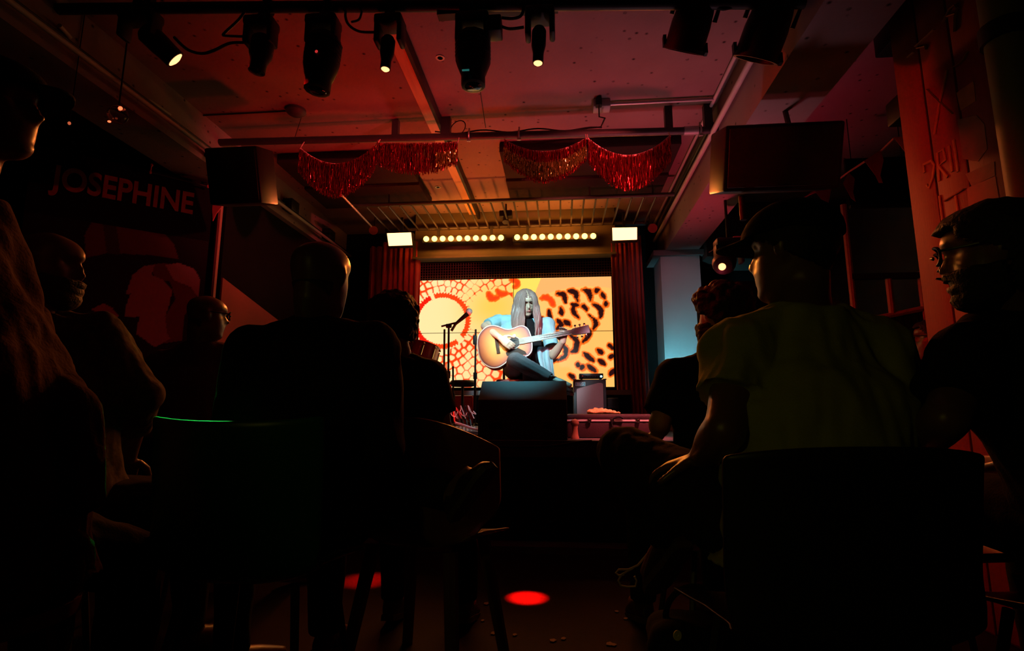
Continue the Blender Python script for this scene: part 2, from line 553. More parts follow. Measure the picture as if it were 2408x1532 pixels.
# pelmet, lattice valance and plinth round the screen
SX0, SX1, SZ0, SZ1 = -1.640, 0.578, 1.192, 2.437
pel = thing('screen_pelmet', (-0.53, 5.9, 2.64), 'brown boarded pelmet above the video wall behind the amber lights', 'pelmet')
MB().box2((-1.66, 5.86, 2.655), (0.62, 5.98, 2.86)).build('board', mat('pelmet_wood', (0.085, 0.075, 0.04), 0.6, var=0.3, vscale=5, stretch=(1, 4, 8)), pel, smooth=False)
MB().box2((-1.66, 5.82, 2.635), (0.62, 5.98, 2.655)).build('moulding', mat('pelmet_edge', (0.15, 0.13, 0.08), 0.5, var=0.3, vscale=7), pel, smooth=False)
MB().box2((-1.66, 5.92, 2.86), (0.62, 6.0, CEIL)).build('upper_board', mat('pelmet_top', (0.08, 0.065, 0.035), 0.7, var=0.3, vscale=4), pel, smooth=False)
val = thing('lattice_valance', (-0.53, 6.02, 2.45), 'dark wire lattice valance between pelmet and video wall', 'valance')
MB().box2((-1.66, 6.06, 2.44), (0.60, 6.08, 2.64)).build('backing', M['black_soft'], val, smooth=False)
lat = MB()
for k in range(76):
    x = -1.65 + k * 2.24 / 75
    lat.box((x, 6.035, 2.54), (0.007, 0.008, 0.20))
for k in range(7):
    lat.box((-0.53, 6.03, 2.452 + k * 0.0305), (2.25, 0.008, 0.006))
o = lat.build('lattice', mat('brown_lattice', (0.11, 0.075, 0.06), 0.6), val, smooth=False)
o['kind'] = 'stuff'
pli = thing('screen_plinth', (-0.5, 6.0, STG), 'low dark plinth under the video wall with grey top edge', 'plinth')
MB().box2((-1.75, 5.80, STG), (0.72, 6.30, 1.10)).build('body', M['wall_black'], pli, smooth=False)
MB().box2((-1.75, 5.78, 1.10), (0.72, 6.30, 1.15)).build('ledge', mat('grey_ledge', (0.30, 0.29, 0.30), 0.5), pli, smooth=False)

# ---------------------------------------------------------------- curtains
def curtain(name, x0, x1, y, z0, z1, folds, amp, label, lean=0.0):
    nx, nz = folds * 10, 14
    mb = MB()
    ph = random.random() * 6
    front, back = [], []
    for j in range(nz + 1):
        t = j / nz
        z = z0 + (z1 - z0) * t
        a, c = [], []
        for i in range(nx + 1):
            u = i / nx
            x = x0 + (x1 - x0) * u + lean * (1 - t)
            w = math.sin(u * folds * 2 * math.pi + ph + 0.5 * math.sin(3 * t + u * 7)) * amp * (1.15 - 0.35 * t)
            w += math.sin(u * folds * 4.7 + 1.7) * amp * 0.35
            a.append(V(x, y + w, z))
        front.append(a)
    vs = [q for r in front for q in r]
    n = nx + 1
    fs = [(j * n + i, j * n + i + 1, (j + 1) * n + i + 1, (j + 1) * n + i) for j in range(nz) for i in range(nx)]
    mb.add(vs, fs)
    o = mb.build(name, M['velvet'])
    md = o.modifiers.new('thickness', 'SOLIDIFY')
    md.thickness = 0.006
    return tag(o, label, 'curtain', 'red velvet stage curtains')

curtain('stage_curtain', P(893, 700, 5.85).x, P(984, 700, 5.85).x, 5.88, 0.76, 2.85, 7, 0.028, 'red velvet curtain between the screen and the narrow side curtain')
curtain('stage_curtain', P(862, 700, 6.0).x, P(892, 700, 6.0).x, 6.02, 0.76, 2.85, 2, 0.03, 'narrow red velvet curtain strip beside the dark stage wall')
curtain('stage_curtain', P(1440, 700, 5.85).x, P(1513, 700, 5.85).x, 5.88, 0.76, 2.85, 7, 0.030, 'red velvet curtain next to the grey pillar', 0.03)

# ---------------------------------------------------------------- pipes, conduits and rigging bars
def bar(name, a, b, r, m, label, cat='pipe', seg=10, sag=0.0, n=2):
    a, b = Vector(a), Vector(b)
    pts = [a.lerp(b, i / (n - 1)) - V(0, 0, sag * math.sin(math.pi * i / (n - 1))) for i in range(n)]
    o = MB().tube(pts, r, seg).build(name, m)
    return tag(o, label, cat)

# rig bar with hangers and clamps
RB0, RB1 = P(486, 336, 3.9), P(1692, 306, 3.9)
rg = thing('rigging_bar', RB0, 'long dark steel bar across the ceiling carrying the tinsel garlands', 'rigging bar')
MB().tube([RB0, RB1], 0.028, 14).build('tube', M['dark_steel'], rg)
def rb(x):
    t = (x - 486) / (1692 - 486)
    return RB0.lerp(RB1, t)
for x, w in ((955, 0.05), (1075, 0.075), (1582, 0.055), (1668, 0.06)):
    q = rb(x)
    MB().box((q.x, q.y, (q.z + CEIL) / 2), (w, 0.05, CEIL - q.z + 0.02)).build('hanger', M['dark_steel'], rg, smooth=False)
for x in (1130, 1246, 1650):
    q = rb(x)
    c = MB().torus(q, 0.036, 0.008, (1, 0, 0), 14, 6)
    c.box(q + V(0, -0.02, -0.045), (0.030, 0.012, 0.016)).box(q + V(0, 0, 0.05), (0.012, 0.012, 0.03))
    c.build('clamp', M['steel'], rg)
q = rb(1625)
MB().tube([q - V(0.035, 0, 0), q + V(0.07, 0, 0)], 0.033, 12).build('collar', M['steel'], rg)
# cable taped along the bar
pts = [rb(x) + V(0, -0.01, 0.032 + 0.012 * math.sin(x * 0.05)) for x in range(1050, 1440, 12)]
MB().tube(pts, 0.006, 6).build('taped_cable', M['rubber'], rg)
q = rb(1103)
MB().torus(q + V(0, 0, 0.07), 0.055, 0.004, (0.15, 1, 0), 22, 6, sx=1.25).build('cable_loop', M['rubber'], rg)

# conduit with socket box, cable to the bar
bx = PZ(1414, 240, CEIL)
sb = thing('socket_box', (bx.x, bx.y, CEIL - 0.05), 'grey ceiling socket box with plug and short black lead', 'socket box')
MB().bbox((bx.x, bx.y, CEIL - 0.032), (0.125, 0.10, 0.063), 0.006).build('housing', mat('socket_grey', (0.34, 0.34, 0.36), 0.5), sb)
MB().bbox((bx.x - 0.025, bx.y - 0.06, CEIL - 0.04), (0.045, 0.05, 0.06), 0.006).build('plug', M['rubber'], sb)
e = rb(1432)
MB().tube([V(bx.x - 0.025, bx.y - 0.08, CEIL - 0.06), V(bx.x - 0.02, bx.y - 0.02, CEIL - 0.13), V(bx.x + 0.02, 3.75, CEIL - 0.15), e + V(0, 0, 0.05), rb(1385) + V(0, 0, 0.035)], 0.006, 6).build('lead', M['rubber'], sb)
bar('conduit_pipe', (bx.x + 0.06, bx.y, CEIL - 0.022), (1.14, bx.y, CEIL - 0.022), 0.012, M['steel'], 'thin galvanised conduit running from the socket box to the beam', 'conduit')
bar('conduit_pipe', (1.145, -1.0, CEIL - 0.02), (1.145, 6.5, CEIL - 0.02), 0.013, M['pipe_paint'], 'thin painted conduit in the corner of slab and right beam', 'conduit')
bar('heating_pipe', (1.150, -1.0, CEIL - 0.22), (1.150, 6.5, CEIL - 0.22), 0.020, M['pipe_paint'], 'red lit heating pipe along the side of the right beam', 'pipe')
bar('heating_pipe', (1.165, 3.95, CEIL - 0.12), (1.165, 6.5, CEIL - 0.12), 0.016, M['dark_steel'], 'dark pipe between conduit and heating pipe by the stage', 'pipe')
bar('conduit_pipe', (-2.70, -1.0, 2.95), (-2.70, 6.5, 2.95), 0.008, M['dark_steel'], 'thin conduit along the side of the left beam', 'conduit')
bar('heating_pipe', (-2.66, 2.0, 2.895), (-2.66, 6.5, 2.895), 0.016, M['pipe_paint'], 'red lit pipe below the left beam edge', 'pipe')
for k, yy in enumerate((5.0, 5.9)):
    o = MB().bbox((-2.69, yy, 2.97), (0.10, 0.16, 0.12), 0.01).build('junction_box', M['black'])
    tag(o, ('black junction box on the left beam, the nearer one', 'black junction box on the left beam, by the curtain')[k], 'junction box')

# smoke detector and cable on the slab at the left
q = PZ(696, 258, CEIL)
o = thing('smoke_detector', (q.x, q.y, CEIL), 'round ceiling smoke detector left of the boarded rib', 'detector')
MB().lathe([(0.075, 0), (0.075, 0.02), (0.06, 0.035), (0.035, 0.05), (0.0, 0.052)], (q.x, q.y, CEIL), (0, 0, -1), 20).build('body', mat('detector', (0.03, 0.025, 0.024), 0.6), o)
bar('ceiling_cable', (q.x - 0.9, q.y, CEIL - 0.008), (q.x - 0.06, q.y, CEIL - 0.008), 0.006, M['rubber'], 'black cable run across the slab to the smoke detector', 'cable')
bar('hanging_wire', (q.x + 0.03, q.y + 0.05, CEIL), tuple(rb(708) + V(0, 0, 0.02)), 0.0025, M['rubber'], 'thin wire from the smoke detector down to the rigging bar', 'wire', 5)

# horizontal ladder truss over the stage: two rails with rungs
ld = thing('ladder_truss', (-0.55, 5.3, 2.98), 'flat ladder truss with many rungs hung over the stage', 'truss')
LZ = 2.98
ly0, ly1 = PZ(1200, 471, LZ).y, PZ(1200, 533, LZ).y
lx0, lx1 = -1.98, 0.98
MB().tube([(lx0 - 0.1, ly0, LZ), (lx1 + 0.12, ly0, LZ)], 0.020, 12).build('rail', M['green_steel'], ld)
MB().tube([(lx0, ly1, LZ), (lx1, ly1, LZ)], 0.018, 10).build('rail', M['dark_steel'], ld)
for k in range(26):
    x = lx0 + 0.05 + k * (lx1 - lx0 - 0.1) / 25
    MB().tube([(x, ly0, LZ - 0.015), (x, ly1, LZ - 0.015)], 0.010, 6).build('rung', mat('rung_steel', (0.035, 0.028, 0.024), 0.6, 0.2) if k == 0 else bpy.data.materials['rung_steel'], ld)
for x in (-1.7, 0.3, 0.9):
    MB().tube([(x, ly0, LZ), (x, ly0, CEIL)], 0.008, 6).build('hanger', M['dark_steel'], ld)
# string of small bulbs sockets at the left end of the truss
tagged = bar('slanted_pipe', P(800, 455, 4.4), P(880, 540, 5.8), 0.010, M['pipe_paint'], 'thin slanted pipe beside the left end of the ladder truss', 'pipe')
for k, (x, y) in enumerate(((880, 540), (1528, 535))):
    q = P(x, y, 5.75)
    o = thing('par_lamp', q, ('small red lit lamp clamp at the left end of the pelmet', 'small red lit lamp clamp at the pillar end of the pelmet')[k], 'lamp', 'small lamps beside the pelmet')
    MB().lathe([(0.025, 0), (0.045, 0.05), (0.05, 0.09), (0.035, 0.09)], q, (0.2, -0.8, -0.4), 12).build('can', mat('lamp_can_red', (0.5, 0.10, 0.09), 0.3, 0.3), o)
    MB().tube([q, q + V(0, 0.02, 0.16)], 0.008, 6).build('bracket', M['dark_steel'], o)
q = P(1190, 505, 5.6)
o = thing('ceiling_spot', q, 'small black double spotlight hung under the ladder truss', 'spotlight')
MB().bbox(q, (0.14, 0.10, 0.07), 0.01).build('body', M['black'], o)
MB().tube([q, q + V(0, 0, 0.12)], 0.01, 6).build('bracket', M['black'], o)
MB().lathe([(0.03, 0), (0.035, 0.08), (0.02, 0.08)], q - V(0, 0.02, 0.03), (0, -0.4, -1), 12).build('barrel', M['black'], o)
# ================================================================ front lighting bar and its fixtures
TY = 2.45
TB0, TB1 = P(-120, 24, TY), P(2050, 4, TY)
zt = (TB0.z + TB1.z) / 2
tb = thing('lighting_bar', (-2.4, TY, zt), 'thick black lighting bar along the top carrying the moving lights', 'lighting bar')
MB().tube([V(TB0.x, TY, TB0.z), V(TB1.x, TY, TB1.z)], 0.030, 14).build('tube', M['black'], tb)
MB().box((-0.30, TY + 0.03, P(1090, 18, TY).z), (0.62, 0.05, 0.05)).build('cable_tray', M['black'], tb, smooth=False)
for x in (-2.2, -0.85, 0.55):
    MB().box((x, TY, (zt + CEIL) / 2), (0.04, 0.04, CEIL - zt)).build('hanger', M['black'], tb, smooth=False)


def barpt(x):
    a = (V(P(x, 15, TY).x, 0, 0).x - TB0.x) / (TB1.x - TB0.x)
    return V(TB0.x, TY, TB0.z).lerp(V(TB1.x, TY, TB1.z), a)


def moving_head(x, yoke_px, head_px, tip_px, r0, r1, yoke_w, label, lit=None, fat=False, tipY=None):
    """x: hang point; yoke_px: yoke centre; head_px..tip_px: ends of the barrel"""
    top = barpt(x)
    yc = P(*yoke_px, TY)
    a = P(*head_px, TY)
    b = P(*tip_px, tipY or TY)
    d = (b - a).normalized()
    t = thing('moving_light', top, label, 'stage light', 'moving lights on the front bar')
    MB().tube([top + V(0, 0, 0.035), V(yc.x, TY, yc.z + 0.05)], [0.026, 0.030], 10).torus(top, 0.04, 0.010, (1, 0, 0), 14, 6).build('clamp', M['black'], t)
    hw = yoke_w / 2
    yk = MB().bbox((yc.x, TY, yc.z + 0.035), (yoke_w, 0.11, 0.055), 0.015)
    for s in (-1, 1):
        yk.bbox((yc.x + s * (hw - 0.013), TY, yc.z - 0.025), (0.028, 0.085, 0.13), 0.012)
    yk.build('yoke', M['black'], t)
    L = (b - a).length
    h = MB()
    if fat:
        h.lathe([(r0 * 0.55, 0), (r0 * 0.9, L * 0.08), (r0, L * 0.22), (r0, L * 0.55), (r1 * 1.12, L * 0.74), (r1, L * 0.80), (r1, L * 0.99), (r1 * 0.86, L)], a, d, 12)
        for k in range(5):
            h.lathe([(r0 * 1.03, L * (0.16 + 0.07 * k)), (r0 * 1.03, L * (0.19 + 0.07 * k))], a, d, 12)
    else:
        h.lathe([(r0 * 0.7, 0), (r0, L * 0.1), (r0, L * 0.5), (r1, L * 0.72), (r1, L * 0.985), (r1 * 0.9, L * 0.985)], a, d, 16)
    hd = h.build('head', M['black'], t)
    MB().lathe([(r1 * 0.86, 0), (r1 * 0.8, 0.006), (r1 * 0.45, 0.014), (0.001, 0.017)], b - d * 0.008, d, 18).build('lens', M['lens_red'] if lit else M['lens_dark'], hd)
    if lit:
        tgt, w, ang, rad = lit
        lo = lamp('beam_light', 'SPOT', b + d * 0.03, tgt, (1.0, 0.004, 0.003), w, ang, 0.9, rad)
        lo.parent = t
        lo.matrix_parent_inverse = Matrix.Translation(-Vector(t.location))
    return t


fs = PZ(1240, 1407, 0)
fs2 = PZ(862, 1366, 0)
moving_head(330, (330, 55), (338, 68), (414, 142), 0.060, 0.056, 0.20, 'tilted black moving light with glowing slit lens at the left end of the bar', ((2.1, 2.9, 1.4), 200, 44, 0.04), tipY=2.56)
moving_head(632, (614, 72), (622, 88), (603, 170), 0.058, 0.042, 0.155, 'unlit black moving light second from the left on the bar')
moving_head(773, (760, 70), (766, 82), (745, 214), 0.090, 0.066, 0.165, 'large unlit black moving light with a red speck, left of the boarded rib', fat=True)
moving_head(915, (917, 70), (914, 88), (906, 164), 0.036, 0.026, 0.145, 'slim black moving light with lit round lens, left of the boarded rib', (fs2, 2600, 7, 0.02))
moving_head(1112, (1112, 66), (1112, 78), (1113, 204), 0.088, 0.060, 0.17, 'large black moving light with a cyan glint in the middle of the bar', fat=True)
moving_head(1268, (1270, 52), (1268, 66), (1265, 150), 0.036, 0.027, 0.147, 'slim black moving light with lit round lens, right of the large middle one', (fs, 17000, 5.0, 0.012))
# red status light on one fixture, cyan glint made as a glowing bar on another
q = P(744, 121, TY - 0.095)
tag(MB().ell(q, (0.008, 0.004, 0.008), seg=8, rin=6).build('status_light', M['led_red']), 'tiny red status light on the large unlit moving light', 'status light')
q = P(1095, 165, TY - 0.09)
tag(MB().box(q, (0.035, 0.004, 0.008)).build('cyan_glint', mat('glint_glow', (0.02, 0.1, 0.1), 0.3, emit=(0.1, 0.8, 0.7), estr=0.12), smooth=False), 'faint cyan glint on the large middle moving light, made as a glowing bar', 'display')
# small dimmer box and power leads
q = P(1164, 66, TY)
tag(MB().bbox(q, (0.07, 0.09, 0.09), 0.008).build('dimmer_box', M['black']), 'small black box beside the large middle moving light', 'dimmer box')


def cable(name, pts, r, label, m=None, Y=TY):
    pp = [P(x, y, Y) if not isinstance(x, Vector) else x for x, y in pts]
    out = []
    n = len(pp)
    for i in range(n - 1):
        p0, p1, p2, p3 = pp[max(i - 1, 0)], pp[i], pp[i + 1], pp[min(i + 2, n - 1)]
        for k in range(6):
            t = k / 6
            out.append(0.5 * ((2 * p1) + (p2 - p0) * t + (2 * p0 - 5 * p1 + 4 * p2 - p3) * t * t + (3 * p1 - p0 - 3 * p2 + p3) * t ** 3))
    out.append(pp[-1])
    o = MB().tube(out, r, 6).build(name, m or M['rubber'])
    return tag(o, label, 'cable')


cable('power_cable', [(575, 100), (540, 102), (505, 118), (475, 126), (440, 116), (410, 88)], 0.008, 'black cable sagging between the two leftmost moving lights')
cable('power_cable', [(575, 86), (530, 84), (528, 78), (560, 48), (575, 28)], 0.007, 'black cable hooked up from the second moving light to the bar')
cable('power_cable', [(880, 76), (845, 74), (820, 58), (812, 35), (818, 14)], 0.007, 'black cable loop left of the slim lit moving light')
cable('power_cable', [(852, 18), (845, 45), (826, 52)], 0.006, 'short black cable crossing the loop by the slim light')
cable('power_cable', [(1232, 64), (1200, 68), (1178, 62)], 0.008, 'black lead from the dimmer box to the right slim light')
cable('power_cable', [(1232, 20), (1224, 38), (1204, 44), (1180, 42)], 0.008, 'short black lead above the dimmer box')
o = MB().tube([PZ(x, y, CEIL - 0.003) for x, y in ((1118, 150), (1128, 205), (1136, 260), (1142, 300))], 0.003, 6).build('slab_wire', M['rubber'])
tag(o, 'thin wire stapled along the slab above the rigging bar', 'wire')
cable('power_cable', [(1672, 8), (1700, 22), (1735, 12)], 0.007, 'black lead slung between the two parabolic cans')


def par_can(a_px, b_px, r, Y, label, hook, aim):
    a, b = P(*a_px, Y), P(*b_px, Y + 0.16)
    d = (b - a).normalized()
    L = (b - a).length
    t = thing('parabolic_can', a, label, 'stage light', 'parabolic cans on the front bar')
    MB().lathe([(r * 0.45, 0), (r * 0.8, L * 0.1), (r * 0.92, L * 0.3), (r, L * 0.55), (r, L * 0.93), (r * 1.06, L * 0.93), (r * 1.06, L), (r * 0.9, L), (r * 0.85, L * 0.9)], a, d, 20).build('can', M['black'], t)
    sd = d.cross(V(0, 1, 0)).normalized()
    fr = MB()
    for s in (-1, 1):
        fr.box(b + sd * s * r * 1.08 - d * 0.03, (0.016, 0.03, 0.055))
    fr.build('gel_clip', M['black'], t, smooth=False)
    h = P(*hook, TY)
    pv = a.lerp(b, 0.45)
    yk = MB().tube([pv + sd * r * 1.1, pv + sd * r * 1.12 - d * L * 0.6, h], 0.011, 6)
    yk.tube([pv - sd * r * 1.1, pv - sd * r * 1.12 - d * L * 0.6, h], 0.011, 6)
    yk.build('bracket', M['black'], t)
    lo = lamp('garland_fill', 'SPOT', b + d * 0.02, aim, (1.0, 0.08, 0.08), 260, 34, 0.9, 0.03)  # red spot added in the can to make the garlands glitter
    lo.parent = t
    lo.matrix_parent_inverse = Matrix.Translation(-Vector(t.location))
    return t


par_can((1650, -25), (1606, 122), 0.098, TY, 'black parabolic can aimed at the stage, left of the pair', (1640, 5), P(900, 395, 3.83))
par_can((1835, -20), (1775, 142), 0.106, TY, 'black parabolic can hung in front of the right beam', (1820, 5), P(1420, 395, 3.83))

# ---------------------------------------------------------------- cyan-white front wash on the player (fixed in the middle moving light)
lamp('player_key_cyan', 'SPOT', P(1090, 190, TY + 0.12), P(1225, 770, 4.75), (0.45, 0.92, 1.0), 580, 24, 0.7, 0.05)
lamp('player_top_cyan', 'SPOT', (-0.30, 4.10, 2.96), (-0.35, 4.50, 0.9), (0.16, 0.80, 1.0), 190, 32, 0.8, 0.05)
lamp('player_key_warm', 'SPOT', P(770, 160, TY + 0.12), P(1175, 800, 4.6), (1.0, 0.60, 0.25), 200, 14, 0.8, 0.05)
lamp('player_side_red', 'SPOT', P(1640, 130, TY + 0.1), P(1290, 800, 4.75), (1.0, 0.06, 0.10), 200, 18, 0.8, 0.05)
lamp('stage_edge_red', 'SPOT', (1.00, 3.35, 2.85), (0.48, 4.30, 0.80), (1.0, 0.18, 0.19), 480, 26, 0.9, 0.05)
lamp('stage_edge_red_left', 'SPOT', (-1.60, 3.40, 2.85), P(1068, 985, 4.4), (1.0, 0.16, 0.16), 320, 20, 0.9, 0.05)
lamp('amplifier_fill_mauve', 'SPOT', P(1500, 120, TY + 0.12), P(1388, 930, 5.3), (1.0, 0.58, 0.66), 110, 9, 0.8, 0.05)  # mauve spot added at the front bar to brighten the amplifier

# lit moving head under the right beam
t = thing('moving_light', P(1705, 560, 4.6), 'black moving light with glowing round lens beside the grey pillar', 'stage light')
q0 = P(1712, 575, 4.6)
ln = P(1698, 628, 4.42)
MB().tube([q0, V(q0.x, 4.6, 2.72)], 0.012, 8).build('hanger', M['black'], t)
MB().bbox(q0 + V(0, 0, 0.01), (0.22, 0.14, 0.07), 0.02).bbox(q0 + V(-0.10, 0, -0.09), (0.03, 0.10, 0.16), 0.012).bbox(q0 + V(0.10, 0, -0.09), (0.03, 0.10, 0.16), 0.012).build('yoke', M['black'], t)
d = (ln - (q0 + V(0, 0.05, -0.10))).normalized()
a = ln - d * 0.2
hd = MB().lathe([(0.06, -0.05), (0.09, 0), (0.095, 0.1), (0.075, 0.17), (0.04, 0.195)], a, d, 16).build('head', M['black'], t)
MB().lathe([(0.030, 0.19), (0.028, 0.205), (0.001, 0.213)], a, d, 16).build('lens', M['lens_red'], hd)
lo = lamp('beam_light', 'SPOT', ln + d * 0.04, (-2.75, 3.5, 1.75), (1.0, 0.02, 0.02), 75, 36, 0.8, 0.04)
lo.parent = t
lo.matrix_parent_inverse = Matrix.Translation(-Vector(t.location))

# ================================================================ tinsel garlands
def garland(x0, y0, x1, y1, sag_px, drop_px, gold, label, n=620, seed=1):
    rng = random.Random(seed)
    Y = 3.83
    t = thing('tinsel_garland', P((x0 + x1) / 2, y0, Y), label, 'garland', 'tinsel garlands under the rigging bar')
    def top(u):
        x = x0 + (x1 - x0) * u
        y = y0 + (y1 - y0) * u + sag_px * 4 * u * (1 - u)
        return P(x, y, Y)
    MB().tube([top(i / 24) for i in range(25)], 0.008, 6).build('ribbon', M['ribbon'], t)
    for nm, m, lo_, hi in (('fringe', M['foil_red'], 0.0, 1.0),) + ((('gold_fringe', M['foil_gold'], 0.45, 0.98),) if gold else ()):
        mb = MB()
        N = n if nm == 'fringe' else n
        for i in range(N):
            u = (i + rng.random()) / N
            if nm != 'fringe' and gold < 1 and not (1 - gold) < u < 1:
                continue
            a = top(u)
            ln_ = (drop_px * (0.72 + 0.28 * math.sin(math.pi * u)) * (1 + 0.10 * rng.uniform(-1, 1))) * Y / F_PX
            a = a + V(0, rng.uniform(-0.02, 0.02) - (0.028 if nm != 'fringe' else 0), 0)
            k0 = lo_ + rng.uniform(-0.05, 0.05) if lo_ else 0
            ang = rng.uniform(0, math.pi)
            w = rng.uniform(0.0018, 0.0036)
            vs = []
            m_ = 6
            for k in range(m_ + 1):
                s = k0 + (hi * (1 if lo_ == 0 else rng.uniform(0.9, 1.0)) - k0) * k / m_
                c = a - V(0, 0, ln_ * s) + V(rng.uniform(-1, 1), rng.uniform(-1, 1), 0) * 0.0035
                an = ang + k * rng.uniform(-0.9, 0.9)
                dd = V(math.cos(an), math.sin(an), rng.uniform(-.2, .2)) * w
                vs += [c - dd, c + dd]
            mb.add(vs, [(2 * k, 2 * k + 1, 2 * k + 3, 2 * k + 2) for k in range(m_)])
        o = mb.build(nm, m, t, smooth=False, recalc=False)
        o['kind'] = 'stuff'
    for u in (0.0, 1.0):
        q = top(u)
        bq = rb(x0 if u == 0 else x1)
        MB().tube([q, V(q.x, bq.y, bq.z)], 0.004, 6).build('tie', M['ribbon'], t)


garland(706, 350, 884, 343, 40, 86, 0, 'deep red tinsel garland at the left end, sagging lowest at its middle', seed=3)
garland(888, 338, 1076, 336, 2, 78, 0.25, 'dull red and gold tinsel garland beside the boarded rib', seed=4)
garland(1186, 330, 1378, 326, 30, 76, 1.0, 'red tinsel garland with golden lower fringe', seed=5)
garland(1382, 326, 1576, 320, 44, 84, 0, 'bright glittering red tinsel garland next to the right beam', seed=6)

# ================================================================ hung loudspeakers
def hung_speaker(px, Y, depth, label, face, tilt, top):
    x0, y0, x1, y1 = px
    a, b_ = P(x0, y0, Y), P(x1, y1, Y)
    c = (a + b_) / 2
    w, h = abs(b_.x - a.x), abs(a.z - b_.z) * math.cos(math.radians(tilt)) * 0.98
    t = thing('hung_loudspeaker', V(c.x, Y, c.z), label, 'loudspeaker', 'loudspeakers hung from the ceiling')
    R = Matrix.Rotation(math.radians(tilt), 3, 'X')
    MB().bbox(V(c.x, Y, c.z) + R @ V(0, depth / 2, 0), (w, depth, h), 0.015, R).build('cabinet', M['plastic_black'], t)
    MB().bbox(V(c.x, Y, c.z) + R @ V(0, -0.004, 0), (w * 0.93, 0.012, h * 0.88), 0.004, R).build('grille', face, t)
    rear = V(c.x, Y, c.z) + R @ V(0, depth - 0.03, h / 2 - 0.03)
    MB().tube([rear + V(top[0], 0, 0), V(*top[1])], 0.016, 8).build('hanger', M['black'], t)
    return c, w, h


c, w, h = hung_speaker((1698, 298, 1992, 443), 2.9, 0.30, 'wide black loudspeaker hung under the right beam', mat('perforated_grille', (0.035, 0.028, 0.026), 0.6, bump=0.3, bscale=300), 20, (0.14, (1.38, 3.2, 2.73)))
o = tag(MB().tube([(c.x - 0.2, 3.0, c.z - h / 2), (c.x - 0.2, 3.0, c.z - h / 2 - 0.14)], 0.018, 10).build('speaker_bracket', M['black']), 'short black bracket below the wide hung loudspeaker', 'bracket')
hung_speaker((492, 350, 604, 478), 3.45, 0.24, 'upright black loudspeaker hung by the left end of the rigging bar', M['plastic_black'], 18, (-0.1, (-2.76, 3.75, 2.90)))
lamp('green_chair_fill', 'SPOT', (-2.55, 3.30, 2.75), P(395, 975, 1.36), (0.03, 1.0, 0.12), 700, 6.0, 0.8, 0.03)  # unseen green spot added to light the top edge of the green chair

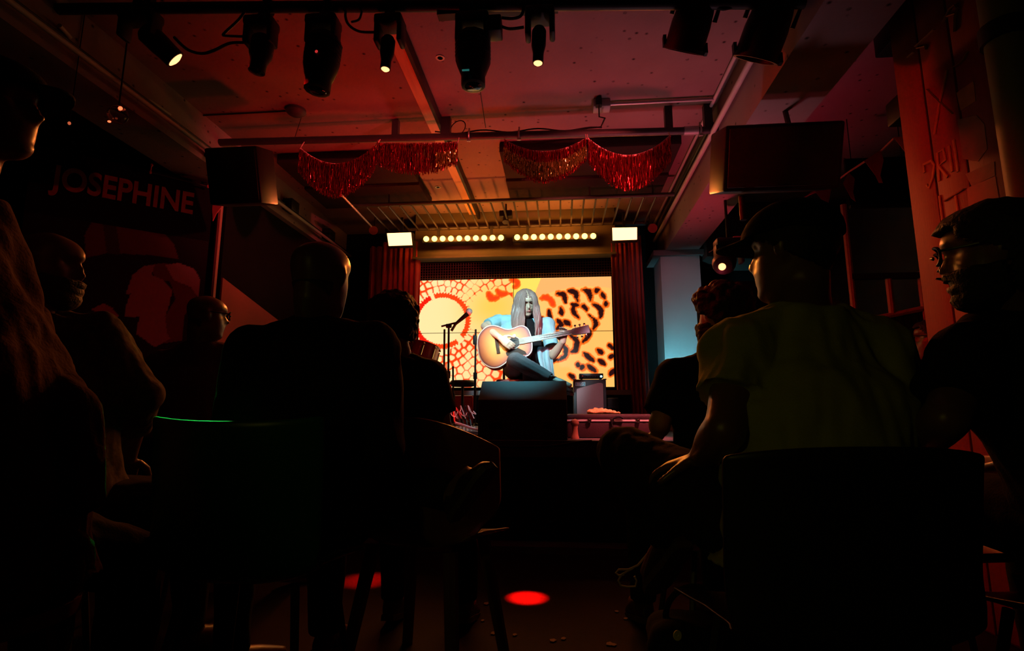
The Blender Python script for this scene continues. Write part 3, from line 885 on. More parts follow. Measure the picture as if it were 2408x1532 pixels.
# ================================================================ video wall
def screen_colours(px, py):
    """what the panels show: scales of an animal skin in cream and orange"""
    n = len(px)
    cream, orange, yellow = lin((255, 226, 160)), lin((255, 188, 98)), lin((255, 200, 72))
    red, dred, dark = lin((255, 66, 18)), lin((238, 28, 12)), lin((42, 14, 14))
    t = np.clip((px - 1060) / 260, 0, 1)[:, None]
    c = cream * (1 - t) + orange * t
    g = np.exp(-(((px - 1165) / 75) ** 2 + ((py - 720) / 60) ** 2))[:, None]
    c = c * (1 - 0.85 * g) + yellow * 0.85 * g
    top = ((px > 1205 + (py - 650) * 0.1) & (px < 1290 - (py - 650) * 0.45) & (py < 700))
    c[top] = lin((255, 220, 95))
    arc = (px > 1280 - (py - 650) * 0.4) & (py < 676 + ((px - 1385) / 26) ** 2 * 1.2) & (px > 1262)
    c[arc] = lin((255, 178, 104))
    # scale lattice: rings of cells about the eye
    cx, cy = 1042.0, 752.0
    rng = np.random.default_rng(5)
    seeds = []
    r = 78.0
    while r < 330:
        sp = 15 + (r - 78) * 0.045
        k = int(2 * math.pi * r / sp)
        for i in range(k):
            th = 2 * math.pi * (i + 0.5 * (int(r) % 2)) / k + rng.normal(0, 0.008)
            rr = r + rng.normal(0, 1.6)
            x, y = cx + rr * math.cos(th), cy + rr * math.sin(th)
            if 970 < x < 1215 and 640 < y < 925:
                seeds.append((x, y))
        r += 15 + (r - 78) * 0.05
    sd = np.array(seeds)
    left = px < 1212
    d1 = np.full(n, 1e9)
    d2 = np.full(n, 1e9)
    for x, y in sd:
        d = np.hypot(px - x, py - y)
        m_ = d < d1
        d2 = np.where(m_, d1, np.minimum(d2, d))
        d1 = np.where(m_, d, d1)
    gap = d2 - d1
    nz = np.array([mnoise.fractal(Vector((x * 0.03, y * 0.03, 0.4)), 1.0, 2.0, 2) for x, y in zip(px, py)])
    nz2 = np.array([mnoise.fractal(Vector((x * 0.11, y * 0.11, 2.4)), 1.0, 2.0, 2) for x, y in zip(px, py)])
    wdt = 4.0 + 4.2 * nz
    low = py > 795
    wdt = np.where(low, wdt + 1.0, wdt)
    fade = np.exp(-(((px - 1112) / 26) ** 2 + ((py - 735) / 55) ** 2)) * 5
    wdt = wdt - fade
    rad = np.hypot((px - cx) / 1.0, (py - cy) / 0.98)
    cell = 15 + (rad - 78) * 0.047
    corner = d1 - 0.56 * cell * (1 - 0.22 * nz)
    wdt = np.maximum(wdt, np.where(corner > 0, gap + corner * 1.6, -9))
    e = left & (gap < wdt) & (rad > 72) & (g[:, 0] < 0.62)
    k = np.clip((wdt - gap) / 2.0, 0, 1)[:, None]
    c = np.where(e[:, None], c * (1 - k) + (red if True else 0) * k, c)
    c = np.where((e & (px < 1000) & (py > 740))[:, None], c * 0.3 + dred * 0.7, c)
    # the red ring
    jag = 2.0 * np.sin(np.arctan2(py - cy, px - cx) * 60)
    ang = np.degrees(np.arctan2(py - cy, px - cx))
    ring = (rad > 57 + jag * 0.4) & (rad < 69 + jag) & ~((ang > -116) & (ang < -108)) & ~((ang > 38) & (ang < 52))
    c = np.where(ring[:, None], red, c)
    c = np.where((ring & (px < 1015))[:, None], dred, c)
    # dark crescents at the right
    zs = [[(1280, 285), (1370, 300), (1395, 400)], [(1440, 255), (1520, 270), (1550, 385)], [(1620, 245), (1690, 270), (1715, 385)], [(1785, 260), (1812, 250)],
          [(1855, 290), (1892, 352)], [(1490, 450), (1490, 520), (1560, 600)], [(1330, 470), (1350, 560)], [(1610, 440), (1660, 500)],
          [(1740, 430), (1840, 500), (1830, 600)], [(1690, 570), (1780, 670), (1740, 750)], [(1910, 410), (1900, 452)], [(1180, 500), (1200, 610)], [(1640, 720), (1690, 800), (1610, 910)],
          [(1380, 640), (1450, 690)], [(1440, 820), (1530, 900), (1510, 1010), (1460, 1030)], [(1330, 930), (1390, 1000), (1370, 1100), (1240, 1140)], [(1240, 1060), (1240, 1150)],
          [(1790, 1010), (1840, 1060)], [(1620, 1060), (1730, 1150)], [(1800, 1140), (1870, 1200)], [(1660, 1210), (1760, 1280)], [(1930, 940), (1970, 1000)],
          [(1430, 1310), (1490, 1370)], [(1530, 1180), (1540, 1212)], [(1597, 1215), (1582, 1252)], [(1930, 1330), (1975, 1260)], [(1940, 1120), (1975, 1080)], [(1560, 440), (1470, 430)], [(1290, 620), (1330, 690), (1280, 740)], [(1090, 600), (1110, 690)]]
    hot = [[(1080, 345), (1180, 340), (1250, 440)], [(700, 90), (780, 130), (740, 190)], [(410, 260), (440, 330), (520, 320)], [(520, 230), (560, 270), (640, 270)]]
    for lst, core in ((hot, red), (zs, dark)):
        shapes = []
        for st_ in lst:
            pts = [np.array((1080 + x / 5.47, 640 + y / 5.47)) for x, y in st_]
            if len(pts) == 2:
                pts = [pts[0], (pts[0] + pts[1]) / 2, pts[1]]
            sp = []
            for i in range(len(pts) - 1):
                p0, p1, p2, p3 = pts[max(i - 1, 0)], pts[i], pts[i + 1], pts[min(i + 2, len(pts) - 1)]
                for k in range(5):
                    t_ = k / 5
                    sp.append(0.5 * ((2 * p1) + (p2 - p0) * t_ + (2 * p0 - 5 * p1 + 4 * p2 - p3) * t_ ** 2 + (3 * p1 - p0 - 3 * p2 + p3) * t_ ** 3))
            sp.append(pts[-1])
            d = np.full(n, 1e9)
            m_ = len(sp)
            for i, q in enumerate(sp):
                rad_ = 6.4 * math.sin(math.pi * (0.16 + 0.68 * i / (m_ - 1)))
                d = np.minimum(d, np.hypot(px - q[0], py - q[1]) - rad_)
            shapes.append(d - 2.6 * nz2)
        if shapes:
            for wd_, c_ in ((3.4, lin((255, 104, 20))), (0.2, core)):
                for d in shapes:
                    k = np.clip((wd_ - d) / 1.5, 0, 1)[:, None]
                    c = c * (1 - k) + c_ * k
    # thin scale outlines between the crescents
    return c


vw = thing('video_wall', (-0.53, 6.1, SZ0), 'video wall of four panels glowing with an orange animal-scale pattern', 'screen')
M['screen'] = vcol_mat('screen_picture', 0.35, emit=1.12, spec=0.2, base=False)
NXS, NZS = 150, 85
for iz in range(2):
    for ix in range(2):
        x0 = SX0 + (SX1 - SX0) * ix / 2 + 0.003
        x1 = SX0 + (SX1 - SX0) * (ix + 1) / 2 - 0.003
        z0 = SZ0 + (SZ1 - SZ0) * iz / 2 + 0.003
        z1 = SZ0 + (SZ1 - SZ0) * (iz + 1) / 2 - 0.003
        xs = np.linspace(x0, x1, NXS)
        zz = np.linspace(z0, z1, NZS)
        gx, gz = np.meshgrid(xs, zz)
        vs = np.stack([gx.ravel(), np.full(gx.size, 6.04), gz.ravel()], 1)
        ii = np.arange(NXS * NZS).reshape(NZS, NXS)
        fcs = np.stack([ii[:-1, :-1].ravel(), ii[:-1, 1:].ravel(), ii[1:, 1:].ravel(), ii[1:, :-1].ravel()], 1)
        me = bpy.data.meshes.new('display')
        me.from_pydata(vs.tolist(), [], fcs.tolist())
        pn = MB().box2((x0 - 0.0025, 6.045, z0 - 0.0025), (x1 + 0.0025, 6.12, z1 + 0.0025)).build('panel', M['black'], vw, smooth=False)
        o = link('display', me, M['screen'], pn)
        # picture coordinates of the image shown (laid out over the whole wall)
        u = (gx.ravel() - SX0) / (SX1 - SX0)
        w_ = (gz.ravel() - SZ0) / (SZ1 - SZ0)
        paint(o, screen_colours(983 + u * 460, 910 - w_ * 257))

# ================================================================ amber light bars and panel blinders
for k, (xa, ya, xb, yb) in enumerate(((1002, 562, 1178, 559), (1216, 558, 1395, 555))):
    a, b_ = P(xa, ya, 5.68), P(xb, yb, 5.68)
    t = thing('light_bar', a, ('amber light bar of ten lamps over the left half of the screen', 'amber light bar of ten lamps over the right half of the screen')[k], 'light bar', 'amber light bars over the screen')
    cc = (a + b_) / 2
    MB().bbox(cc + V(0, 0.05, 0), ((b_ - a).length + 0.10, 0.08, 0.075), 0.01).build('housing', M['black'], t)
    for s in (-1, 1):
        MB().box(cc + V(s * 0.3, 0.09, 0.08), (0.03, 0.02, 0.16)).build('bracket', M['black'], t, smooth=False)
    for i in range(10):
        q = a.lerp(b_, i / 9)
        MB().lathe([(0.031, 0), (0.031, 0.012), (0.026, 0.022), (0.014, 0.028), (0.001, 0.030)], q + V(0, 0.012, 0), (0, -1, 0), 14).build('lamp_lens', M['amber_led'], t)
    al = bpy.data.lights.new('amber_spill', 'AREA')
    al.shape = 'RECTANGLE'
    al.size, al.size_y = (b_ - a).length, 0.05
    al.color = (1.0, 0.26, 0.03)
    al.energy = 3.2
    al.spread = math.radians(54)
    lo = bpy.data.objects.new('amber_spill', al)
    COL.objects.link(lo)
    lo.location = cc + V(0, -0.04, 0)
    lo.rotation_euler = (math.radians(-71), 0, 0)
    lo.parent = t
    lo.matrix_parent_inverse = Matrix.Translation(-Vector(t.location))
    ar = al.copy()
    ar.energy = 8.0
    ar.spread = math.pi
    l2 = bpy.data.objects.new('amber_rear_fill', ar)  # added light facing back, warms the pelmet and stage ceiling
    COL.objects.link(l2)
    l2.location = cc + V(0, -0.10, 0.0)
    l2.rotation_euler = (math.radians(128), 0, 0)
    l2.parent = t
    l2.matrix_parent_inverse = Matrix.Translation(-Vector(t.location))

for k, (poly, lab) in enumerate(((((910, 549), (966, 547), (969, 576), (914, 578)), 'glowing rectangular panel light at the left end of the pelmet'), (((1440, 536), (1498, 535), (1498, 563), (1441, 565)), 'glowing rectangular panel light at the right end of the pelmet'))):
    qs = [P(x, y, 5.62) for x, y in poly]
    cc = sum(qs, V(0, 0, 0)) / 4
    t = thing('panel_light', cc, lab, 'panel light', 'panel lights at the pelmet ends')
    w, h = (qs[1] - qs[0]).length, (qs[0] - qs[3]).length
    MB().bbox(cc + V(0, 0.05, 0), (w + 0.02, 0.07, h + 0.02), 0.01).build('housing', M['black'], t)
    e = MB()
    e.add([q for q in qs] + [q + V(0, 0.012, 0) for q in qs], [(3, 2, 1, 0), (4, 5, 6, 7), (0, 1, 5, 4), (1, 2, 6, 5), (2, 3, 7, 6), (3, 0, 4, 7)])
    e.build('diffuser', M['blinder'], t, smooth=False)
    MB().box(cc + V(0, 0.07, h / 2 + 0.10), (0.03, 0.02, 0.2)).build('bracket', M['black'], t, smooth=False)
    al = bpy.data.lights.new('panel_beam', 'AREA')
    al.shape = 'RECTANGLE'
    al.size, al.size_y = w, h
    al.color = (1.0, 0.16, 0.04)
    al.energy = 4
    al.spread = math.radians(64)
    lo = bpy.data.objects.new('panel_beam', al)
    COL.objects.link(lo)
    lo.location = cc + V(0, -0.02, 0)
    lo.rotation_euler = (math.radians(-70), 0, 0)
    lo.parent = t
    lo.matrix_parent_inverse = Matrix.Translation(-Vector(t.location))
# ================================================================ things on the stage
def text_mesh(body, size, name, m, parent, origin, ux, uy, extrude=0.002, bold=0.0, xs=1.0, align='CENTER'):
    cu = bpy.data.curves.new('tmp_text', 'FONT')
    cu.body = body
    cu.size = size
    cu.extrude = extrude
    cu.offset = bold
    cu.align_x = align
    cu.align_y = 'CENTER'
    to = bpy.data.objects.new('tmp_text', cu)
    COL.objects.link(to)
    dg = bpy.context.evaluated_depsgraph_get()
    me = bpy.data.meshes.new_from_object(to.evaluated_get(dg))
    bpy.data.objects.remove(to)
    bpy.data.curves.remove(cu)
    ux, uy = Vector(ux).normalized(), Vector(uy).normalized()
    uz = ux.cross(uy)
    o3 = Vector(origin)
    for v in me.vertices:
        v.co = o3 + ux * v.co.x * xs + uy * v.co.y + uz * v.co.z
    me.materials.clear()
    return link(name, me, m, parent)


# --- wedge monitor at the stage edge, its back to the audience
wa, wb_ = P(1122, 1028, 3.93), P(1336, 1028, 3.93)
wz0 = STG + 0.002
t = thing('wedge_monitor', V((wa.x + wb_.x) / 2, 4.05, wz0), 'black wedge floor monitor standing at the stage edge before the player', 'monitor speaker')
zt1 = P(1124, 941, 3.93).z
zt2 = P(1124, 897, 4.14).z
prof = [(3.93, wz0), (3.935, zt1), (4.13, zt2), (4.36, wz0 + 0.06), (4.36, wz0)]
mbx = MB().prism([(y, z) for y, z in prof], wa.x + 0.004, wb_.x - 0.004, lambda u, v, d: V(d, u, v))
o = mbx.build('cabinet', mat('wedge_paint', (0.030, 0.033, 0.034), 0.6, var=0.2, vscale=25, bump=0.1, bscale=120), t, smooth=False)
bv = o.modifiers.new('edge', 'BEVEL')
bv.width = 0.006
bv.segments = 2
MB().add([V(d_, y - 0.0, z + 0.0) for d_ in (wa.x + 0.03, wb_.x - 0.03) for y, z in ((4.15, zt2 - 0.018), (4.345, wz0 + 0.085))], [(0, 1, 3, 2)]).build('grille', M['black'], t, smooth=False)
for s in (0.2, 0.8):
    x = wa.x + (wb_.x - wa.x) * s
    MB().bbox((x, 3.928, wz0 + 0.10), (0.09, 0.006, 0.05), 0.003).build('handle', M['rubber'], t)
cable('monitor_cable', [(1140, 1042), (1185, 1051), (1250, 1052), (1310, 1048), (1360, 1040), (1392, 1038)], 0.008, 'black cable sagging along the front edge of the stage below the monitor', Y=3.81)

# --- amplifier cabinet with a small head on it
AY = 5.35
a0, a1 = P(1348, 893, AY), P(1425, 893, AY)
ac = V((a0.x + a1.x) / 2, AY + 0.11, STG)
aw, ah = a1.x - a0.x, a0.z - STG - 0.06
t = thing('amplifier_cabinet', ac, 'black guitar cabinet with pinkish slanted grille and blue badge', 'amplifier')
MB().bbox((ac.x, AY + 0.13, STG + 0.06 + ah / 2), (aw, 0.26, ah), 0.012).build('cabinet', M['amp_cover'], t)
for sx in (-1, 1):
    for sy in (0.06, 0.20):
        MB().lathe([(0.016, 0), (0.018, 0.065)], (ac.x + sx * (aw / 2 - 0.03), AY + sy, STG), seg=10).build('foot', M['rubber'], t)
fr_ = lambda u, v, d: V(ac.x + u, AY - 0.002 - d, STG + 0.06 + v)
g = [(-aw / 2 + 0.030, 0.025), (aw / 2 - 0.030, 0.025), (aw / 2 - 0.030, ah - 0.045), (aw / 2 - 0.045, ah - 0.035), (aw / 2 - 0.075, ah - 0.035), (-aw / 2 + 0.030, ah - 0.092)]
MB().prism(g, 0.0, 0.007, fr_).build('grille_cloth', M['grille'], t, smooth=False)
gi = [(u * 1.045, 0.02 + (v - 0.025) * 1.0 + (0.004 if v > 0.1 else -0.004)) for u, v in g]
MB().prism(gi, -0.001, 0.004, fr_).build('piping', M['black'], t, smooth=False)
bd = fr_(-aw / 2 + 0.068, ah - 0.045, 0.004)
bg = MB().bbox(bd, (0.094, 0.006, 0.040), 0.003).build('badge', M['badge'], t)
MB().box(bd + V(0, -0.003, 0.018), (0.094, 0.004, 0.0035)).box(bd + V(0, -0.003, -0.018), (0.094, 0.004, 0.0035)).box(bd + V(0.0455, -0.003, 0), (0.0035, 0.004, 0.04)).box(bd + V(-0.0455, -0.003, 0), (0.0035, 0.004, 0.04)).build('badge_border', M['white'], bg, smooth=False)
text_mesh('BluG', 0.034, 'badge_lettering', M['white'], bg, bd + V(0, -0.004, 0), (1, 0, 0), (0, 0, 1), 0.001, 0.0008)
for s in (-1, 1):
    MB().bbox((ac.x + s * (aw / 2 - 0.012), AY + 0.008, STG + 0.06 + ah), (0.034, 0.03, 0.012), 0.003).build('corner_cap', M['chrome'], t)
h0, h1 = P(1362, 879, AY + 0.03), P(1419, 893, AY + 0.03)
hc = V((h0.x + h1.x) / 2, AY + 0.11, STG + 0.06 + ah + 0.006)
t = thing('valve_amplifier', hc, 'small dark amplifier head with a glowing cyan lamp on the cabinet', 'amplifier')
hw, hh = h1.x - h0.x, h0.z - hc.z
MB().bbox((hc.x, hc.y, hc.z + 0.008 + (hh - 0.008) / 2), (hw, 0.16, hh - 0.008), 0.005).build('housing', mat('head_grey', (0.07, 0.07, 0.08), 0.45, 0.3), t)
for sx in (-1, 1):
    MB().box((hc.x + sx * hw * 0.4, hc.y, hc.z + 0.004), (0.02, 0.12, 0.008)).build('foot', M['rubber'], t, smooth=False)
for k in range(6):
    MB().lathe([(0.0075, 0), (0.006, 0.012), (0.0, 0.012)], (hc.x - hw * 0.20 + k * hw * 0.105, hc.y - 0.079, hc.z + hh * 0.42), (0, -1, 0), 10).build('knob', M['rubber'], t)
MB().ell((hc.x + hw * 0.41, hc.y - 0.082, hc.z + hh * 0.45), (0.011, 0.006, 0.011), seg=10, rin=6).build('pilot_lamp', M['led_cyan'], t)
MB().ell((hc.x - hw * 0.36, hc.y - 0.081, hc.z + hh * 0.55), (0.006, 0.003, 0.004), seg=8, rin=6).build('indicator', M['led_red'], t)

# --- black stand and a second cabinet in the shadow right of the amplifier
q0, q1 = P(1428, 930, 5.5), P(1456, 970, 5.5)
o = thing('flight_case', V((q0.x + q1.x) / 2, 5.6, STG), 'black flight case in the dark between amplifier and curtain', 'case')
MB().bbox(((q0.x + q1.x) / 2, 5.62, STG + 0.17), (q1.x - q0.x, 0.22, 0.34), 0.01).build('body', M['black'], o)
MB().box(((q0.x + q1.x) / 2, 5.505, STG + 0.25), (q1.x - q0.x, 0.006, 0.012)).build('edging', M['dark_steel'], o, smooth=False)

# --- guitar case lying closed at the right
CY0, CY1 = 4.25, 4.62
c0, c1 = P(1333, 1000, CY0), P(1545, 1000, CY0)
t = thing('guitar_case', V((c0.x + c1.x) / 2, (CY0 + CY1) / 2, STG), 'closed dark red guitar case with pale trim lying on the stage', 'guitar case')
zm = P(1400, 990, CY0).z
zt_ = P(1400, 974, CY0 + 0.02).z
MB().bbox(((c0.x + c1.x) / 2, (CY0 + CY1) / 2, (STG + zm) / 2), (c1.x - c0.x, CY1 - CY0, zm - STG - 0.004), 0.015).build('lower_shell', M['case'], t)
MB().bbox(((c0.x + c1.x) / 2, (CY0 + CY1) / 2, (zt_ + zm) / 2), (c1.x - c0.x, CY1 - CY0, zt_ - zm), 0.02).build('lid', M['case'], t)
MB().bbox(((c0.x + c1.x) / 2, (CY0 + CY1) / 2, zm), (c1.x - c0.x + 0.012, CY1 - CY0 + 0.012, 0.014), 0.004).build('trim', M['case_trim'], t)
for x in (1386, 1440, 1500):
    q = P(x, 989, CY0 - 0.012)
    MB().bbox(q, (0.030, 0.016, 0.030), 0.004).torus(q + V(0, -0.008, -0.004), 0.010, 0.003, (0, 1, 0), 10, 5).build('latch', M['chrome'], t)
MB().torus(((c0.x + c1.x) / 2 + 0.05, CY0 - 0.02, zm - 0.02), 0.05, 0.007, (0, 1, 0), 12, 6, math.pi, 2 * math.pi).build('handle', M['rubber'], t)

# crumpled orange cloth on the case
cl = P(1417, 966, CY0 + 0.12)
mbx = MB()
for (x, y, rx, rz) in ((1392, 968, 0.035, 0.016), (1410, 963, 0.045, 0.026), (1405, 967, 0.05, 0.02), (1425, 967, 0.05, 0.02), (1440, 969, 0.04, 0.014), (1452, 970, 0.025, 0.008)):
    q = P(x, y, CY0 + 0.12)
    mbx.ell((q.x, q.y, zt_ + rz * 0.8), (rx, 0.05, rz), seg=12, rin=8)
o = remeshed(mbx, 'crumpled_cloth', M['orange_cloth'], None, 0.008, 1, (0.016, 22, 3))
tag(o, 'crumpled orange cloth lying on top of the guitar case', 'cloth')

# wooden pepper mill in front of the case
q = P(1352, 1019, 4.12)
t = thing('pepper_mill', (q.x, 4.12, STG), 'turned wooden pepper mill standing before the guitar case', 'pepper mill')
MB().lathe([(0.030, 0), (0.031, 0.012), (0.027, 0.02), (0.023, 0.05), (0.021, 0.075), (0.024, 0.092), (0.020, 0.097)], (q.x, 4.12, STG), seg=18).build('body', M['mill_wood'], t)
MB().lathe([(0.020, 0.097), (0.029, 0.105), (0.032, 0.12), (0.027, 0.136), (0.012, 0.143), (0.0, 0.144)], (q.x, 4.12, STG), seg=18).build('crown', M['mill_wood'], t)
MB().ell((q.x, 4.12, STG + 0.149), (0.007, 0.007, 0.007), seg=8, rin=6).build('knob', M['chrome'], t)

# --- microphone stands
def mic_stand(foot_px, top_px, Y, label, boom=None, mic=None, m_low=None, r=0.009):
    f = P(*foot_px, Y)
    f.z = STG
    tp = P(*top_px, Y)
    tp.x = (tp.x + f.x) / 2
    t = thing('microphone_stand', f, label, 'microphone stand', 'microphone stands on the stage')
    mid = f.lerp(tp, 0.55)
    MB().tube([f + V(0, 0, 0.02), mid], r * 1.3, 8).build('lower_tube', m_low or M['black'], t)
    MB().tube([mid, tp], r, 8).build('upper_tube', M['black'], t)
    MB().tube([mid - V(0, 0, 0.03), mid + V(0, 0, 0.03)], r * 2.0, 10).build('clutch', M['black'], t)
    for k in range(3):
        an = 2.1 * k + 0.5
        MB().tube([f + V(0, 0, 0.10), f + V(0.2 * math.cos(an), 0.2 * math.sin(an), 0.008)], 0.008, 6).build('leg', M['black'], t)
    if boom:
        b0, b1 = P(*boom[0], Y), P(*boom[1], Y)
        MB().tube([b0, b1], 0.008, 8).build('boom', M['black'], t)
        MB().bbox(tp, (0.05, 0.03, 0.035), 0.008).build('swivel', M['black'], t)
    return t, tp


st1, tp1 = mic_stand((1053, 1015), (1053, 767), 4.55, 'pale legged microphone stand with boom and microphone beside the player', ((1038, 768), (1078, 758)), True, mat('pale_tube', (0.55, 0.5, 0.5), 0.35, 0.5))
m0, m1 = P(1074, 760, 4.55), P(1100, 738, 4.55)
t = thing('microphone', m0, 'dark handheld microphone with pale ball head on the boom stand', 'microphone')
dd = (m1 - m0).normalized()
MB().tube([m0 - dd * 0.03, m0, m1], [0.011, 0.013, 0.022], 12).build('body', M['black'], t)
MB().ell(P(1103, 733, 4.55), (0.029, 0.029, 0.029), seg=14, rin=10).build('head', mat('mic_mesh', (0.8, 0.78, 0.75), 0.5, 0.1, bump=0.3, bscale=300), t)
MB().tube([m0 - dd * 0.01, m0 - dd * 0.06 + V(0, 0, -0.03)], 0.012, 8).build('clip', M['chrome'], t)
mic_stand((1043, 1005), (1043, 775), 4.75, 'thin dark stand just behind the microphone stand', None, None)
t2, tp2 = mic_stand((1116, 1000), (1119, 775), 5.0, 'dark microphone stand between the boom stand and the player', None, None)
MB().bbox(P(1117, 800, 5.0), (0.035, 0.04, 0.09), 0.01).build('holder', M['black'], t2)
cable('microphone_cable', [(1060, 905), (1062, 930), (1066, 965), (1070, 992)], 0.006, 'red cable running down beside the boom stand', mat('red_cable', (0.7, 0.06, 0.05), 0.4), 4.5)
mic_stand((1066, 1010), (1062, 862), 5.1, 'short dark stand hidden behind the boom stand', None, None)

# --- red tom drum on its side at the left
dc = P(994, 832, 5.45)
t = thing('tom_drum', dc, 'red tom drum with chrome lugs left of the microphone stands', 'drum')
ax = V(0.22, 0.16, 0.95).normalized()
R_, L_ = 0.155, 0.17
n_ = ax.orthogonal().normalized()
b2 = ax.cross(n_)
MB().lathe([(R_, -L_ / 2), (R_, L_ / 2)], dc, ax, 30).build('shell', M['drum_red'], t)
for s in (-1, 1):
    MB().lathe([(R_ - 0.004, s * (L_ / 2 - 0.004)), (R_ + 0.006, s * (L_ / 2 - 0.004)), (R_ + 0.006, s * (L_ / 2 + 0.010)), (R_ - 0.006, s * (L_ / 2 + 0.010))], dc, ax, 30).build('hoop', M['drum_red'], t)
MB().lathe([(R_ - 0.004, L_ / 2 + 0.002), (0.001, L_ / 2 + 0.003)], dc, ax, 30).build('drumhead', M['drum_head'], t)
for k in range(8):
    an = 2 * math.pi * k / 8 + 0.2
    dr = n_ * math.cos(an) + b2 * math.sin(an)
    p_ = dc + dr * (R_ + 0.008)
    MB().tube([p_ - ax * L_ * 0.30, p_ + ax * L_ * 0.30], 0.008, 8).ell(p_ - ax * L_ * 0.42, (0.012, 0.012, 0.012), seg=8, rin=6).ell(p_ + ax * L_ * 0.42, (0.012, 0.012, 0.012), seg=8, rin=6).build('lug', M['chrome'], t)
MB().tube([dc - ax * 0.08, V(dc.x - 0.03, dc.y + 0.15, STG)], 0.014, 8).build('stand_tube', M['chrome'], t)

# --- drum stool with post
q = P(1088, 903, 5.3)
t = thing('drum_stool', (q.x, 5.3, STG), 'low black round drum stool with a single post', 'stool')
MB().lathe([(0.09, -0.03), (0.125, -0.02), (0.13, 0.01), (0.115, 0.03), (0.0, 0.033)], q, seg=20).build('seat', M['plastic_black'], t)
MB().tube([V(q.x, 5.3, STG + 0.1), q], 0.014, 8).build('post', M['dark_steel'], t)
for k in range(3):
    an = 2.1 * k
    MB().tube([V(q.x, 5.3, STG + 0.16), V(q.x + 0.17 * math.cos(an), 5.3 + 0.17 * math.sin(an), STG + 0.006)], 0.009, 6).build('leg', M['dark_steel'], t)
# --- red cabinet standing behind
q0, q1 = P(1068, 931, 5.6), P(1110, 985, 5.6)
o = thing('red_cabinet', V((q0.x + q1.x) / 2, 5.68, STG), 'small red cabinet on the stage floor behind the drum stool', 'cabinet')
MB().bbox(((q0.x + q1.x) / 2, 5.68, (STG + q0.z) / 2), (q1.x - q0.x, 0.16, q0.z - STG), 0.008).build('body', M['drum_red'], o)
MB().bbox(((q0.x + q1.x) / 2, 5.595, (STG + q0.z) / 2), ((q1.x - q0.x) * 0.86, 0.008, (q0.z - STG) * 0.86), 0.003).build('front_panel', mat('red_cloth', (0.55, 0.03, 0.02), 0.8), o)

# --- small mixing desk with plugs
q0, q1 = P(1068, 992, 4.35), P(1119, 992, 4.35)
t = thing('mixing_desk', V((q0.x + q1.x) / 2, 4.4, STG), 'small black mixing desk with a row of pale plugs', 'mixer')
MB().prism([(4.32, STG + 0.002), (4.32, STG + 0.045), (4.52, STG + 0.085), (4.52, STG + 0.002)], q0.x - 0.02, q1.x + 0.02, lambda u, v, d: V(d, u, v)).build('case', M['black'], t, smooth=False)
for k in range(6):
    x = q0.x + 0.02 + k * (q1.x - q0.x - 0.03) / 5
    MB().tube([(x, 4.36, STG + 0.05), (x, 4.36, STG + 0.085)], [0.009, 0.007], 8).build('plug', mat('plug_grey', (0.35, 0.5, 0.45), 0.4) if k == 0 else bpy.data.materials['plug_grey'], t)
for k in range(4):
    x = q0.x + 0.03 + k * 0.03
    MB().tube([(x, 4.45, STG + 0.07), (x - 0.01, 4.46, STG + 0.13), (x - 0.03, 4.47, STG + 0.17)], [0.008, 0.008, 0.005], 8).build('jack', M['chrome'], t)
rr = random.Random(9)
for k in range(5):
    pts = [(1070 + 10 * k + rr.uniform(-6, 6) + 8 * math.cos(j), 968 + 10 * math.sin(j * 1.3) + rr.uniform(-4, 4)) for j in range(5)]
    cable('signal_cable', pts + [(1075 + 10 * k, 985)], 0.004, ('pale thin cable tangled over the mixing desk, at its left end', 'red thin cable arching over the mixing desk', 'pale thin cable looped over the middle of the mixing desk', 'dark thin cable curled over the mixing desk', 'pale thin cable coiled at the right end of the mixing desk')[k], (M['pale_cable'], bpy.data.materials['red_cable'], M['pale_cable'], M['rubber'], M['pale_cable'])[k], 4.45)
# setlist papers and taped cables at the edge
for k, (pts, lab) in enumerate((([(1078, 1010), (1112, 1003), (1124, 1012), (1090, 1018)], 'pale sheet of paper on the stage left of the monitor'), ([(1080, 1020), (1120, 1014), (1126, 1024), (1086, 1028)], 'pale sheet of paper at the stage edge beside the monitor'))):
    qs = [PZ(x, y, STG + 0.004 + 0.003 * k) for x, y in pts]
    o = MB().add(qs + [q + V(0, 0, 0.002) for q in qs], [(3, 2, 1, 0), (4, 5, 6, 7), (0, 1, 5, 4), (1, 2, 6, 5), (2, 3, 7, 6), (3, 0, 4, 7)]).build('paper_sheet', M['paper'], smooth=False)
    tag(o, lab, 'paper', 'papers on the stage')
cable('stage_cable', [(1070, 995), (1090, 1001), (1110, 1008), (1128, 1012)], 0.010, 'thick pale cable lying across the stage left of the monitor', M['pale_cable'], 4.15)
cable('stage_cable', [(1060, 1028), (1090, 1026), (1130, 1024)], 0.007, 'thin pale cable along the stage edge left of the monitor', M['pale_cable'], 3.95)

# ================================================================ player's chair
sc_ = thing('player_chair', P(1225, 1000, 4.98), 'dark chair with red seat under the guitar player', 'chair')
sz = P(1230, 893, 4.85).z
cx_ = P(1228, 893, 5.0).x
MB().bbox((cx_, 5.0, sz - 0.03), (0.44, 0.42, 0.06), 0.02).build('seat', mat('red_seat', (0.5, 0.06, 0.05), 0.6), sc_)
for sx in (-1, 1):
    for sy in (-1, 1):
        MB().tube([(cx_ + sx * 0.19, 5.0 + sy * 0.18, sz - 0.05), (cx_ + sx * 0.20, 5.0 + sy * 0.20, STG)], 0.013, 8).build('leg', M['black'], sc_)
MB().bbox((cx_, 5.21, sz + 0.28), (0.42, 0.03, 0.22), 0.02).build('backrest', M['black'], sc_)
for sx in (-1, 1):
    MB().tube([(cx_ + sx * 0.19, 5.2, sz - 0.05), (cx_ + sx * 0.19, 5.22, sz + 0.36)], 0.012, 8).build('back_post', M['black'], sc_)

